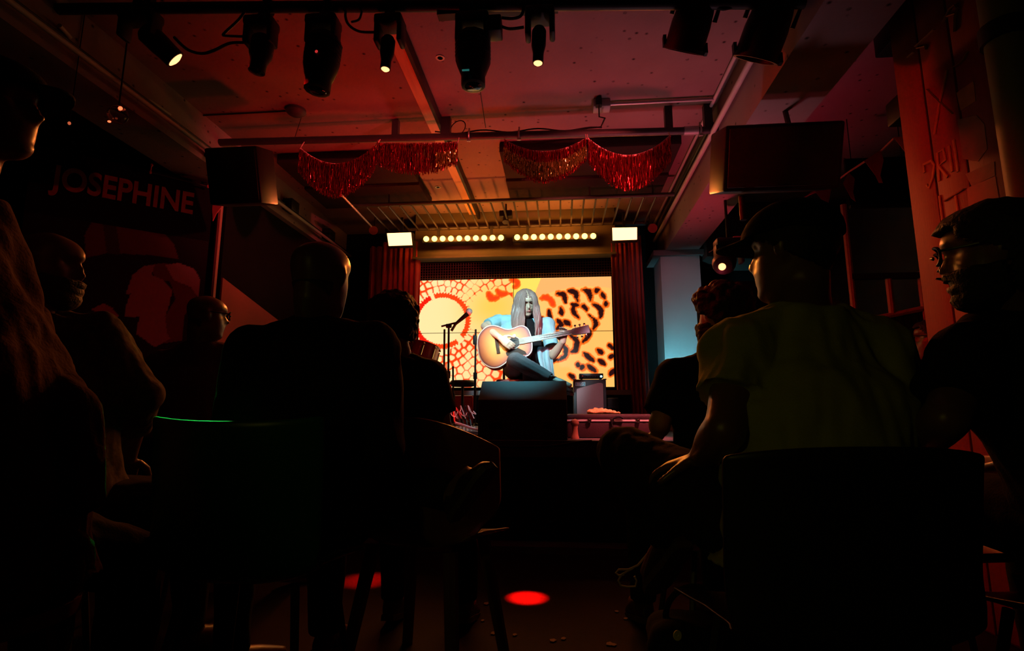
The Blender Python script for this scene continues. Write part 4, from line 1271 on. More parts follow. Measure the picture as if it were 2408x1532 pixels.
# ================================================================ acoustic guitar
GY = 4.66
gA, gB = P(1124, 822, GY), P(1386, 774, GY)
gx = (gB - gA).normalized()
gn = V(0.0, -1.0, 0.16)
gn = (gn - gx * gn.dot(gx)).normalized()
gy = gn.cross(gx).normalized()
GL = (gB - gA).length
k_ = GL / 1.02


def gp(u, v, d=0.0):
    return gA + gx * (u * k_) + gy * (v * k_) + gn * (d * k_)


M['fret'] = mat('dull_nickel', (0.35, 0.33, 0.31), 0.5, 0.6)
gt = thing('acoustic_guitar', gA, 'sunburst acoustic guitar with pale binding held across the player', 'guitar')
ks = [(0.0, 0.0), (0.004, 0.07), (0.03, 0.135), (0.09, 0.188), (0.15, 0.200), (0.21, 0.182), (0.265, 0.146), (0.31, 0.131), (0.36, 0.137), (0.41, 0.146), (0.45, 0.135), (0.478, 0.10), (0.490, 0.05), (0.492, 0.0)]
half = []
for i in range(len(ks) - 1):
    p0, p1, p2, p3 = ks[max(i - 1, 0)], ks[i], ks[i + 1], ks[min(i + 2, len(ks) - 1)]
    if i == 0:
        p0 = (0.004, -0.07)
    if i == len(ks) - 2:
        p3 = (0.49, -0.05)
    for k in range(5):
        t_ = k / 5
        half.append(tuple(0.5 * ((2 * p1[c]) + (p2[c] - p0[c]) * t_ + (2 * p0[c] - 5 * p1[c] + 4 * p2[c] - p3[c]) * t_ ** 2 + (3 * p1[c] - p0[c] - 3 * p2[c] + p3[c]) * t_ ** 3) for c in (0, 1)))
half.append(ks[-1])
outl = half + [(u, -v) for u, v in reversed(half[1:-1])]
cu_, cv_ = 0.2, 0.0
# top with sunburst
shr = [1.0, 0.95, 0.88, 0.78, 0.62, 0.45, 0.25, 0.02]
rings_ = []
rows = []
for s in shr:
    rings_.append([gp(cu_ + (u - cu_) * s, v * s, 0.0) for u, v in outl])
    e_ = s ** 1.7
    c_ = np.array(lin((244, 146, 34))) * (1 - e_) + np.array(lin((158, 16, 3))) * e_ if s < 0.9 else np.array(lin((118, 10, 4))) * (1 if s < 1 else 0.6)
    rows += [c_] * len(outl)
o = MB().rings(rings_, caps=False).build('top', vcol_mat('sunburst_lacquer', 0.42, spec=0.25), gt)
paint(o, np.array(rows))
MB().rings([[gp(u, v, 0.0) for u, v in outl], [gp(u, v, -0.10) for u, v in outl]], caps=False).build('sides', mat('rosewood_sides', (0.10, 0.035, 0.025), 0.25), gt)
MB().prism(outl, -0.10, -0.104, gp).build('back', bpy.data.materials['rosewood_sides'], gt, smooth=False)
MB().tube([gp(u, v, 0.001) for u, v in outl] + [gp(*outl[0], 0.001), gp(*outl[1], 0.001)], 0.0045 * k_ / k_, 6, caps=False).build('binding', mat('cream_binding', (0.8, 0.6, 0.5), 0.35), gt)
MB().lathe([(0.051, 0.0), (0.051, 0.0015), (0.0, 0.0015)], gp(0.335, 0.0, 0.0005), gn, 26).build('sound_hole', mat('sound_hole_dark', (0.03, 0.015, 0.01), 0.7), gt)
MB().torus(gp(0.335, 0, 0.002), 0.055 * k_, 0.0035, gn, 28, 5).build('rosette', bpy.data.materials['cream_binding'], gt)
MB().prism([(0.30, -0.045), (0.36, -0.055), (0.42, -0.10), (0.43, -0.128), (0.37, -0.125), (0.31, -0.115), (0.25, -0.11), (0.245, -0.08)], 0.0005, 0.0022, gp).build('pickguard', mat('dark_pickguard', (0.04, 0.02, 0.015), 0.65, spec=0.15), gt, smooth=False)
MB().prism([(0.165, -0.075), (0.195, -0.075), (0.195, 0.075), (0.165, 0.075)], 0.0, 0.010, gp).build('bridge', mat('bridge_wood', (0.07, 0.03, 0.02), 0.7, spec=0.15), gt, smooth=False)
nk = [(0.38, -0.028), (0.86, -0.022), (0.86, 0.022), (0.38, 0.028)]
MB().prism(nk, 0.001, 0.011, gp).build('fingerboard', mat('fingerboard', (0.50, 0.40, 0.30), 0.55), gt, smooth=False)
MB().tube([gp(0.47, 0, -0.010), gp(0.86, 0, -0.004)], 0.021 * k_, 10).build('neck', bpy.data.materials['rosewood_sides'], gt)
fb = gt
for k in range(18):
    u = 0.86 - 0.645 * (1 - 2 ** (-(k + 1) / 12))
    if u > 0.385:
        MB().box(gp(u, 0, 0.0118), (0.003, 0.003, 0.050), Matrix((gx, -gn, gy)).transposed()).build('fret', M['fret'], gt, smooth=False)
MB().prism([(0.86, -0.022), (0.875, -0.030), (1.02, -0.038), (1.02, 0.038), (0.875, 0.030), (0.86, 0.022)], -0.012, 0.006, gp).build('headstock', mat('black_headstock', (0.03, 0.04, 0.04), 0.25), gt, smooth=False)
for k in range(3):
    for s in (-1, 1):
        u = 0.90 + 0.042 * k
        MB().tube([gp(u, s * 0.036, -0.004), gp(u, s * 0.052, -0.004)], 0.004, 6).ell(gp(u, s * 0.056, -0.004), (0.010, 0.007, 0.009), seg=8, rin=6).build('tuner', M['chrome'], gt)
for k in range(6):
    v = -0.018 + 0.0072 * k
    MB().tube([gp(0.18, v * 1.4, 0.013), gp(0.865, v * 0.9, 0.0145), gp(0.93, v * 1.2, 0.007)], 0.0011, 4).build('string', M['fret'], gt)
MB().lathe([(0.013, 0), (0.013, 0.012), (0.0, 0.013)], gp(0.345, 0.062, 0.0), gn, 10).build('pickup_knob', M['chrome'], gt)
# ================================================================ mural panel at the left, set at an angle
def in_poly(px, py, poly):
    x = np.asarray(px)
    y = np.asarray(py)
    r = np.zeros(x.shape, bool)
    n = len(poly)
    j = n - 1
    for i in range(n):
        xi, yi = poly[i]
        xj, yj = poly[j]
        c = ((yi > y) != (yj > y)) & (x < (xj - xi) * (y - yi) / ((yj - yi) if yj != yi else 1e-9) + xi)
        r ^= c
        j = i
    return r


def to_px(q):
    v = Vector(q) - CAM
    w = v.dot(_fw)
    return 1204 + F_PX * v.dot(_r) / w, 766 - F_PX * v.dot(_up) / w


mA, mB_ = P(40, 600, 3.30), P(489, 600, 4.06)
mA.z = mB_.z = 0
mu = (mB_ - mA).normalized()
mn = V(mu.y, -mu.x, 0)
ML = (mB_ - mA).length
mt = thing('mural_panel', mA, 'angled black wall panel painted with a large stylised face and block letters', 'mural')
MB().add([mA + V(0, 0, 0.5), mB_ + V(0, 0, 0.5), mB_ + V(0, 0, 2.80), mA + V(0, 0, 2.80), mA - mn * 0.06 + V(0, 0, 0.5), mB_ - mn * 0.06 + V(0, 0, 0.5), mB_ - mn * 0.06 + V(0, 0, 2.80), mA - mn * 0.06 + V(0, 0, 2.80)],
         [(0, 1, 2, 3), (7, 6, 5, 4), (0, 4, 5, 1), (1, 5, 6, 2), (2, 6, 7, 3), (3, 7, 4, 0)]).build('board', M['wall_black'], mt, smooth=False)
nu, nv = 150, 220
uu, vv = np.meshgrid(np.linspace(0.005, ML - 0.005, nu), np.linspace(0.52, 2.3, nv))
pts = [mA + mu * u + V(0, 0, v) + mn * 0.003 for u, v in zip(uu.ravel(), vv.ravel())]
pp = np.array([to_px(q) for q in pts])
px_, py_ = pp[:, 0], pp[:, 1]
colr = np.tile(np.array([0.012, 0.010, 0.010]), (len(pts), 1))
s5 = lambda L: [(x / 2.471, 380 + y / 2.471) for x, y in L]
for poly, c in ((s5([(500, 560), (490, 430), (560, 300), (680, 250), (800, 280), (920, 380), (1010, 480), (1040, 570), (900, 545), (760, 540), (640, 530)]), (0.13, 0.06, 0.055)),
                (s5([(590, 300), (660, 255), (700, 540), (620, 535)]), (0.05, 0.03, 0.03)),
                (s5([(870, 600), (960, 590), (1120, 620), (1160, 690), (1140, 800), (1070, 900), (1060, 1040), (940, 1060), (960, 900), (1020, 800), (990, 700), (900, 680)]), (0.14, 0.05, 0.05)),
                (s5([(770, 660), (830, 610), (900, 600), (880, 660), (950, 690), (1000, 750), (985, 830), (960, 900), (970, 1000), (990, 1030), (900, 1080), (790, 1000), (810, 905), (725, 900), (735, 830), (760, 770), (730, 770)]), (0.30, 0.20, 0.22)),
                (s5([(960, 600), (1040, 590), (1130, 625), (1165, 690), (1150, 790), (1110, 730), (1010, 690)]), (0.38, 0.28, 0.32)),
                (s5([(530, 860), (600, 825), (650, 850), (690, 900), (640, 920)]), (0.30, 0.14, 0.15)),
                (s5([(1225, 680), (1250, 690), (1250, 770), (1225, 770)]), (0.3, 0.1, 0.1))):
    colr[in_poly(px_, py_, poly)] = c
me = bpy.data.meshes.new('painting')
ii = np.arange(nu * nv).reshape(nv, nu)
fcs = np.stack([ii[:-1, :-1].ravel(), ii[:-1, 1:].ravel(), ii[1:, 1:].ravel(), ii[1:, :-1].ravel()], 1)
me.from_pydata([tuple(q) for q in pts], [], fcs.tolist())
o = link('painting', me, vcol_mat('mural_paint', 0.7, spec=0.2), mt)
paint(o, colr)
# lettering
def mural_pt(x, y):
    d = ray(x, y)
    t_ = (mA + mn * 0.004 - CAM).dot(mn) / d.dot(mn)
    return CAM + d * t_
le = mural_pt(330, 447)
text_mesh('JOSEPHINE', 0.245, 'lettering', mat('letter_paint', (0.42, 0.14, 0.12), 0.6, var=0.5, vscale=9), mt, mural_pt(300, 452), mu, (0, 0, 1), 0.003, 0.006, xs=0.75)
# rail with two little arm lamps above the letters
t = thing('picture_light_rail', mural_pt(430, 430), 'thin rail with two small red tipped lamps above the painted letters', 'lamp rail')
a, b_ = mural_pt(352, 412) + mn * 0.06, mural_pt(487, 445) + mn * 0.06
MB().tube([a, b_], 0.006, 6).build('rail', M['dark_steel'], t)
for q in (a, b_):
    MB().tube([q, q + V(0.015, -0.01, 0.05)], 0.005, 6).ell(q, (0.012, 0.012, 0.014), seg=8, rin=6).ell(q + V(0.015, -0.01, 0.055), (0.010, 0.010, 0.012), seg=8, rin=6).build('lamp_arm', mat('red_enamel', (0.6, 0.12, 0.10), 0.3) if q is a else bpy.data.materials['red_enamel'], t)
# lit edge of the panel, made as a post and pennant coloured red
q0, q1 = P(497, 700, 4.08), P(497, 455, 4.08)
t = thing('lit_panel_edge', (q0.x, 4.08, 0), 'red lit edge at the end of the mural, made as a narrow post and pennant', 'post')
MB().box((q0.x, 4.10, 1.35), (0.02, 0.03, 2.7)).build('post', mat('red_lit_edge', (0.45, 0.18, 0.16), 0.6), t, smooth=False)
fl = [P(x, y, 4.06) for x, y in ((498, 455), (509, 478), (521, 486), (508, 503), (500, 520))]
MB().add(fl + [q + V(0, 0.008, 0) for q in fl], [(0, 1, 2, 3, 4), (9, 8, 7, 6, 5)] + [(i, i + 5, (i + 1) % 5 + 5, (i + 1) % 5) for i in range(5)]).build('pennant', mat('red_lit_flap', (0.55, 0.10, 0.09), 0.8), t, smooth=False)
# red light on the stage side wall, made as a slanting red board
o = MB().add([V(-2.798, 4.16, 0.72), V(-2.798, 6.0, 0.72), V(-2.798, 6.0, 1.62), V(-2.798, 4.16, 2.02), V(-2.785, 4.16, 0.72), V(-2.785, 6.0, 0.72), V(-2.785, 6.0, 1.62), V(-2.785, 4.16, 2.02)],
             [(0, 1, 2, 3), (7, 6, 5, 4), (0, 4, 5, 1), (1, 5, 6, 2), (2, 6, 7, 3), (3, 7, 4, 0)]).build('wall_light_patch', mat('red_light_paint', (0.30, 0.06, 0.05), 0.7, var=0.2), smooth=False)
tag(o, 'slanting patch of red light low on the stage side wall, made as a board', 'light patch')

# hanging glass globe with glints made to glow, and a small bulb further left
q = P(277, 270, 2.8)
t = thing('globe_lamp', q, 'clear glass globe lamp with two red glints at the left', 'lamp')
gm = bpy.data.materials.new('clear_glass')
gm.use_nodes = True
gb = gm.node_tree.nodes['Principled BSDF']
gb.inputs['Transmission Weight'].default_value = 1.0
gb.inputs['Roughness'].default_value = 0.02
gb.inputs['Base Color'].default_value = (0.9, 0.7, 0.7, 1)
MB().ell(q, (0.055, 0.055, 0.055), seg=20, rin=14).build('globe', gm, t)
MB().ell(P(283, 255, 2.76), (0.013, 0.010, 0.012), seg=10, rin=8).build('bulb', mat('red_glint_glow', (1, 0.3, 0.2), 0.3, emit=(1.0, 0.14, 0.05), estr=2.2), t)  # red glints on the globe, made as two small glowing balls
MB().ell(P(257, 286, 2.76), (0.010, 0.008, 0.006), seg=10, rin=8).build('bulb', bpy.data.materials['red_glint_glow'], t)
MB().tube([q + V(0, 0, 0.05), V(q.x, q.y, CEIL)], 0.005, 6).build('flex', M['rubber'], t)
q = P(163, 290, 2.6)
t = thing('pendant_bulb', q, 'tiny dim orange bulb hanging further left of the glass globe', 'bulb')
MB().ell(q, (0.008, 0.008, 0.010), seg=8, rin=6).build('bulb', mat('dim_bulb', (0.6, 0.3, 0.2), 0.3, emit=(1.0, 0.2, 0.08), estr=0.5), t)
MB().tube([q, V(q.x, q.y, CEIL)], 0.003, 5).build('flex', M['rubber'], t)
# fluorescent battens / pipes in the left bay
for k, (xa, ya, xb, yb) in enumerate(((205, 128, 255, 165), (275, 182, 400, 270), (140, 60, 165, 88))):
    a, b_ = PZ(xa, ya, 3.0), PZ(xb, yb, 3.0)
    bar('bay_pipe', a, b_, 0.012, M['pipe_paint'], ('short red lit pipe end in the dark left ceiling bay, the middle one', 'long red lit pipe in the dark left ceiling bay', 'short red lit pipe end in the far left ceiling corner')[k])

# ================================================================ right bay
# boarded pillar with chalked letters
pl = struct(MB().box2((1.76, 2.16, 0), (2.20, 2.76, CEIL)).build('pillar_boarded', M['board_red'], smooth=False))
for k in range(3):
    y0 = 2.165 + k * 0.198
    MB().bbox((1.755, y0 + 0.096, 1.6), (0.016, 0.186, 3.18), 0.004).build('plank', M['board_red'], pl)
XF = 1.744
s8 = lambda x, y: (2080 + x / 2.735, y / 2.735)
strokes = [[(375, 150), (420, 60), (455, 30), (470, 50), (455, 110), (452, 205)], [(405, 105), (460, 85)], [(150, 370), (190, 335)], [(200, 300), (320, 190)], [(210, 310), (265, 295), (270, 318)],
           [(450, 430), (490, 405), (515, 375), (540, 330)], [(320, 865), (350, 680), (400, 450)], [(275, 575), (350, 650), (440, 730)],
           [(258, 1110), (250, 1060), (300, 1035), (318, 1060), (310, 1140), (285, 1210), (270, 1190)], [(352, 1165), (338, 985), (378, 962), (392, 1030), (348, 1070), (405, 1140)], [(435, 1105), (412, 940)], [(472, 1105), (442, 900)],
           [(388, 1295), (515, 1215)], [(372, 1420), (352, 1260)], [(470, 1360), (455, 1260)]]
ch = MB()
for sk in strokes:
    ch.tube([PX(*s8(x, y), XF) for x, y in sk], 0.0085, 5, flat=0.35)
ch.build('chalk_lettering', M['ghost'], pl)
for k, poly in enumerate(([(462, 598), (570, 522), (585, 650), (490, 712)], [(470, 770), (590, 740), (640, 800), (660, 960), (600, 1040), (500, 1020)], [(520, 1120), (705, 1040), (710, 1130), (560, 1200)], [(530, 1210), (712, 1135), (735, 1275), (540, 1330)])):
    qs = [PX(*s8(x, y), XF + 0.001) for x, y in poly]
    n_ = len(qs)
    MB().add(qs + [q + V(0.003, 0, 0) for q in qs], [tuple(range(n_)), tuple(reversed(range(n_, 2 * n_)))] + [(i, i + n_, (i + 1) % n_ + n_, (i + 1) % n_) for i in range(n_)]).build('poster_scrap', (M['ghost'], M['graffiti'], M['graffiti'], mat('pink_scrap', (0.4, 0.16, 0.15), 0.8))[k], pl, smooth=False)
# pale downpipe at the far right
q = P(2385, 230, 1.75)
t = thing('downpipe', (q.x, 1.75, 0), 'thick pale downpipe with collar at the far right edge', 'pipe')
MB().tube([(q.x, 1.75, 0), (q.x, 1.75, CEIL)], 0.055, 16).build('pipe', mat('pale_pipe', (0.16, 0.14, 0.08), 0.6, var=0.15), t)
zc = P(2360, 80, 1.75).z
MB().tube([(q.x, 1.75, zc - 0.03), (q.x, 1.75, zc + 0.03)], 0.066, 16).build('collar', M['black'], t)
# black chalkboard and slatted metal rack
a, b_ = P(1985, 375, 4.2), P(2150, 480, 4.2)
o = thing('black_board', V((a.x + b_.x) / 2, 4.2, b_.z), 'plain black board hung behind the bunting flags', 'board')
MB().box(((a.x + b_.x) / 2, 4.2, (a.z + b_.z) / 2), (b_.x - a.x, 0.02, a.z - b_.z)).build('panel', M['wall_black'], o, smooth=False)
MB().box(((a.x + b_.x) / 2, 4.19, b_.z - 0.012), (b_.x - a.x, 0.03, 0.024)).build('ledge', M['black'], o, smooth=False)
for sx in (a.x + 0.05, b_.x - 0.05):
    MB().tube([(sx, 4.2, a.z), (sx, 4.2, CEIL)], 0.004, 5).build('wire', M['black'], o)
t = thing('metal_rack', P(2080, 900, 4.1), 'tall thin red lit metal rack with slats at the right', 'rack')
rm = mat('rack_paint', (0.40, 0.16, 0.14), 0.45)
for xt, yt, xb, yb in ((1984, 482, 2006, 705), (2080, 655, 2098, 738), (2160, 640, 2176, 745)):
    qa, qb = P(xt, yt, 4.1), P(xb, yb, 4.1)
    MB().tube([V(qb.x, 4.1, 0 if xt != 2080 else qb.z), V(qb.x, 4.1, qa.z)], 0.022, 8).build('post', rm, t)
qa, qb = P(2000, 652, 4.1), P(2165, 652, 4.1)
MB().box(((qa.x + qb.x) / 2, 4.1, qa.z), (qb.x - qa.x, 0.05, 0.04)).build('cross_bar', M['black'], t, smooth=False)
qa, qb = P(2068, 748, 4.1), P(2174, 726, 4.1)
MB().tube([qa, qb], 0.022, 8).build('rail', rm, t)
for k in range(6):
    q = qa.lerp(qb, 0.12 + k * 0.16)
    MB().box((q.x, 4.1, q.z - 0.24), (0.045, 0.012, 0.46)).build('slat', M['black'], t, smooth=False)
# bunting
pts = [V(1.62, 5.88, 2.64), P(1727, 557, 5.0), P(1757, 556, 5.0), P(1893, 464, 4.3), P(1935, 436, 4.3), P(1956, 435, 4.3), P(1995, 405, 4.0), P(2034, 380, 3.7), P(2072, 355, 3.7), P(2103, 325, 3.3), P(2152, 323, 3.3), V(1.80, 2.77, 2.35)]
o = MB().tube(pts, 0.007, 6).build('bunting_string', M['flag'])
tag(o, 'string of the bunting slung up to the boarded pillar', 'string')
for k, (poly, Y, lab) in enumerate((([(2034, 380), (2072, 355), (2078, 376), (2070, 412), (2076, 430), (2066, 430), (2058, 412)], 3.7, 'triangular bunting flag in front of the black board'),
                                    ([(2103, 325), (2152, 323), (2154, 372), (2140, 372)], 3.3, 'bunting flag nearest the boarded pillar'),
                                    ([(1982, 432), (1995, 405), (2010, 420), (2006, 452), (2012, 474), (2000, 465)], 4.0, 'narrow bunting flag beside the hung loudspeaker'),
                                    ([(1893, 464), (1935, 436), (1956, 435), (1950, 470), (1945, 490), (1932, 470), (1918, 453)], 4.3, 'twisted bunting flag over the capped head'),
                                    ([(1727, 557), (1757, 556), (1747, 588), (1741, 594)], 5.0, 'small bunting flag by the lit moving light'))):
    qs = [P(x, y, Y) for x, y in poly]
    n_ = len(qs)
    o = MB().add(qs + [q + V(0.004, 0.006, 0) for q in qs], [tuple(range(n_)), tuple(reversed(range(n_, 2 * n_)))] + [(i, i + n_, (i + 1) % n_ + n_, (i + 1) % n_) for i in range(n_)]).build('bunting_flag', M['flag'], smooth=False)
    tag(o, lab, 'flag', 'bunting flags')
# hanging chain
t = thing('hanging_chain', P(2090, 20, 2.9), 'short steel chain hanging beside the boarded pillar', 'chain')
for k in range(6):
    q = P(2076 + 7 * k, 40 - 9 * k, 2.9)
    MB().torus(q, 0.022, 0.005, (0.3, 1, 0.2) if k % 2 else (1, 0.2, 0.4), 12, 5, sx=1.5).build('link', M['dark_steel'], t)
o = tag(MB().bbox(P(2120, 80, 3.0), (0.20, 0.2, 0.16), 0.01).build('ceiling_box', M['black']), 'black box under the ceiling beside the chain', 'box')
o = tag(MB().bbox(P(2125, 258, 3.0), (0.11, 0.14, 0.14), 0.01).build('wall_speaker', M['black']), 'little black wall speaker above the bunting', 'speaker')
# dark stacked desk behind the capped man
q0, q1 = P(1657, 690, 5.0), P(1830, 690, 5.0)
t = thing('covered_desk', V((q0.x + q1.x) / 2, 5.0, 0), 'black covered desk behind the curly haired listener', 'desk')
MB().bbox(((q0.x + q1.x) / 2, 5.1, 1.0), (q1.x - q0.x, 0.5, 1.99), 0.03).build('body', M['black_soft'], t)
MB().bbox(((q0.x + q1.x) / 2 + 0.06, 5.0, 2.02), ((q1.x - q0.x) * 0.6, 0.3, 0.10), 0.03).build('lid', M['black_soft'], t)

# litter on the floor
rr = random.Random(3)
for k in range(14):
    x, y = rr.uniform(1020, 1500), rr.uniform(1390, 1520)
    q = PZ(x, y, 0.003)
    s = rr.uniform(0.008, 0.02)
    qs = [q + V(s * rr.uniform(0.5, 1) * math.cos(a_), s * math.sin(a_), 0) for a_ in (0.2, 1.3, 2.6, 3.8, 5.0)]
    o = MB().add(qs + [v_ + V(0, 0, 0.002) for v_ in qs], [(4, 3, 2, 1, 0), (5, 6, 7, 8, 9)] + [(i, (i + 1) % 5, (i + 1) % 5 + 5, i + 5) for i in range(5)]).build('paper_scrap', mat('scrap', (0.30, 0.2, 0.16), 0.8) if k == 0 else bpy.data.materials['scrap'], smooth=False)
    tag(o, 'tiny paper scrap lying on the dark floor before the stage', 'scrap', 'paper scraps on the floor')
# ================================================================ figures
HT = np.array([  # z, centre front, side front, back, half width
    (-.118, .056, .046, .014, .018), (-.108, .080, .064, .000, .036), (-.092, .088, .073, -.028, .050), (-.076, .083, .073, -.048, .058), (-.062, .091, .075, -.060, .062), (-.053, .087, .075, -.066, .064),
    (-.045, .094, .076, -.071, .066), (-.035, .091, .076, -.076, .068), (-.027, .106, .076, -.080, .069), (-.014, .117, .076, -.086, .071), (.000, .106, .073, -.091, .073), (.015, .096, .069, -.095, .075),
    (.028, .089, .073, -.098, .076), (.043, .095, .081, -.100, .077), (.060, .092, .079, -.098, .075), (.078, .080, .068, -.090, .068), (.093, .062, .051, -.073, .055), (.105, .036, .029, -.048, .036), (.114, .006, .004, -.016, .010)])


def head_rings(infl=0.0, nz=34, na=40):
    zs = np.linspace(HT[0, 0], HT[-1, 0], nz)
    f, fs_, b, w = (np.interp(zs, HT[:, 0], HT[:, k]) for k in (1, 2, 3, 4))
    out = []
    for i, z in enumerate(zs):
        ring = []
        sig = 0.013 if -.031 < z < .034 else 0.032
        for k in range(na):
            t = 2 * math.pi * k / na
            cx, sy = math.sin(t), math.cos(t)
            x = w[i] * math.copysign(abs(cx) ** 0.92, cx)
            yc, yr = (fs_[i] + b[i]) / 2, (fs_[i] - b[i]) / 2
            y = yc + yr * math.copysign(abs(sy) ** 0.88, sy)
            if sy > 0:
                y += (f[i] - fs_[i]) * math.exp(-(x / sig) ** 2)
                y -= 0.010 * math.exp(-((abs(x) - .031) / .014) ** 2 - ((z - .022) / .011) ** 2)
                y += 0.004 * math.exp(-((abs(x) - .045) / .018) ** 2 - ((z + .012) / .018) ** 2)
            q = V(x, y, z)
            if infl:
                nrm = V(x / max(w[i], .02) ** 2, (y - yc) / max(yr, .02) ** 2, max(z, -0.02) / 0.0135 * 0.35 if z > .02 else 0)
                nrm = V(x * 10, (y - yc) * 8, (z - 0.0) * 7 if z > .0 else 0)
                if nrm.length > 1e-6:
                    q = q + nrm.normalized() * infl
            ring.append(q)
        out.append(ring)
    return out


def head_matrix(c, yaw, pitch=0, roll=0, s=1.0):
    return Matrix.Translation(Vector(c)) @ Matrix.Rotation(math.radians(yaw), 4, 'Z') @ Matrix.Rotation(math.radians(pitch), 4, 'X') @ Matrix.Rotation(math.radians(roll), 4, 'Y') @ Matrix.Scale(s, 4)


def add_head(mb, H):
    mb.rings([[H @ q for q in r] for r in head_rings()])
    R3 = H.to_3x3()
    for s in (-1, 1):
        mb.ell(H @ V(s * .078, -.012, .004), (.010, .019, .031), R3 @ Matrix.Rotation(s * -0.35, 3, 'Z'), 12, 10)
        mb.ell(H @ V(s * .083, -.018, .012), (.008, .016, .020), R3 @ Matrix.Rotation(s * -0.45, 3, 'Z'), 10, 8)


def scalp_patch(H, keep, infl, name, m, parent, thick=0.008, rough=None):
    rings = head_rings(infl, 44, 56)
    na = 56
    mb = MB()
    vs = [H @ q for r in rings for q in r]
    fsx = []
    for i in range(len(rings) - 1):
        for j in range(na):
            k = (j + 1) % na
            q = (rings[i][j] + rings[i + 1][k]) / 2
            if keep(q):
                fsx.append((i * na + j, i * na + k, (i + 1) * na + k, (i + 1) * na + j))
    if keep(rings[-1][0]):
        fsx.append(tuple((len(rings) - 1) * na + j for j in range(na)))
    used = sorted({i for f in fsx for i in f})
    mp = {u: n for n, u in enumerate(used)}
    mb.add([vs[u] for u in used], [tuple(mp[i] for i in f) for f in fsx])
    if rough:
        mb.v = [tuple(Vector(v) + mnoise.noise_vector(Vector(v) * rough[1]) * rough[0]) for v in mb.v]
    o = mb.build(name, m, parent)
    md = o.modifiers.new('thickness', 'SOLIDIFY')
    md.thickness = thick
    md.offset = 1.0
    return o


def curls(H, keep, n, r, name, m, parent, seed, voxel=0.006, out=0.012):
    rng = random.Random(seed)
    rings = head_rings(out, 40, 48)
    cand = [q for rr_ in rings for q in rr_ if keep(q)]
    mb = MB()
    base = head_rings(out * 0.4, 30, 36)
    R3 = H.to_3x3()
    for k in range(n):
        q = rng.choice(cand)
        rad = rng.uniform(*r)
        mb.ell(H @ (q + V(rng.uniform(-1, 1), rng.uniform(-1, 1), rng.uniform(-1, 1)) * 0.006), (rad, rad, rad * 0.9), R3, 8, 6)
    cr = [q for q in cand]
    for q in cr[::3]:
        mb.ell(H @ (q * 0.93), (0.016, 0.016, 0.016), R3, 6, 5)
    return remeshed(mb, name, m, parent, voxel, 1)


hair_keep = lambda q: (q.z > 0.075 if q.y > 0.055 else q.z > 0.05 - (0.055 - q.y) * 0.75) and q.z > -0.075
beard_keep = lambda q: q.y > -0.015 and q.z < -0.028 and not (abs(q.x) < 0.022 and -0.058 < q.z < -0.042) and not (q.z > -0.05 and abs(q.x) < .02 and q.y > .10)


def hand(mb, w, d, n, side=1, curl=0.5, s=1.0, spread=0.0):
    w, d, n = Vector(w), Vector(d).normalized(), Vector(n)
    n = (n - d * n.dot(d)).normalized()
    lat = d.cross(n) * side
    def ring(c, hw, ht):
        return [c + lat * hw * math.cos(2 * math.pi * k / 12) + n * ht * math.sin(2 * math.pi * k / 12) for k in range(12)]
    mb.rings([ring(w - d * 0.02 * s, .026 * s, .020 * s), ring(w + d * .02 * s, .032 * s, .019 * s), ring(w + d * .055 * s, .042 * s, .017 * s), ring(w + d * .092 * s, .041 * s, .013 * s)])
    for i, (o_, L) in enumerate(((.031, .070), (.0105, .080), (-.0105, .074), (-.031, .058))):
        p = w + d * .084 * s + lat * o_ * s
        dd = (d + lat * (o_ * spread * 10)).normalized()
        pts, rad = [p], [.0095 * s]
        for j in range(3):
            an = curl * (0.5 + 0.35 * j) * (1 + 0.12 * i)
            dd = (dd * math.cos(an) + n * math.sin(an)).normalized()
            nn = (n * math.cos(an) - d * math.sin(an))
            p = p + dd * L * s * (0.42, 0.32, 0.26)[j]
            pts.append(p)
            rad.append((.0088, .0080, .0062)[j] * s)
            n2 = n
        mb.tube(pts, rad, 8)
    p0 = w + d * .018 * s + lat * .030 * s
    t1 = (d * .62 + lat * .72 + n * .25).normalized()
    t2 = (d * .85 + lat * .30 + n * .45 * (0.4 + curl)).normalized()
    mb.tube([p0, p0 + t1 * .045 * s, p0 + t1 * .045 * s + t2 * .032 * s, p0 + t1 * .045 * s + t2 * .056 * s], [.015 * s, .0125 * s, .0105 * s, .0075 * s], 8)


def lerp_pts(a, b, n):
    return [a.lerp(b, i / n) for i in range(n + 1)]


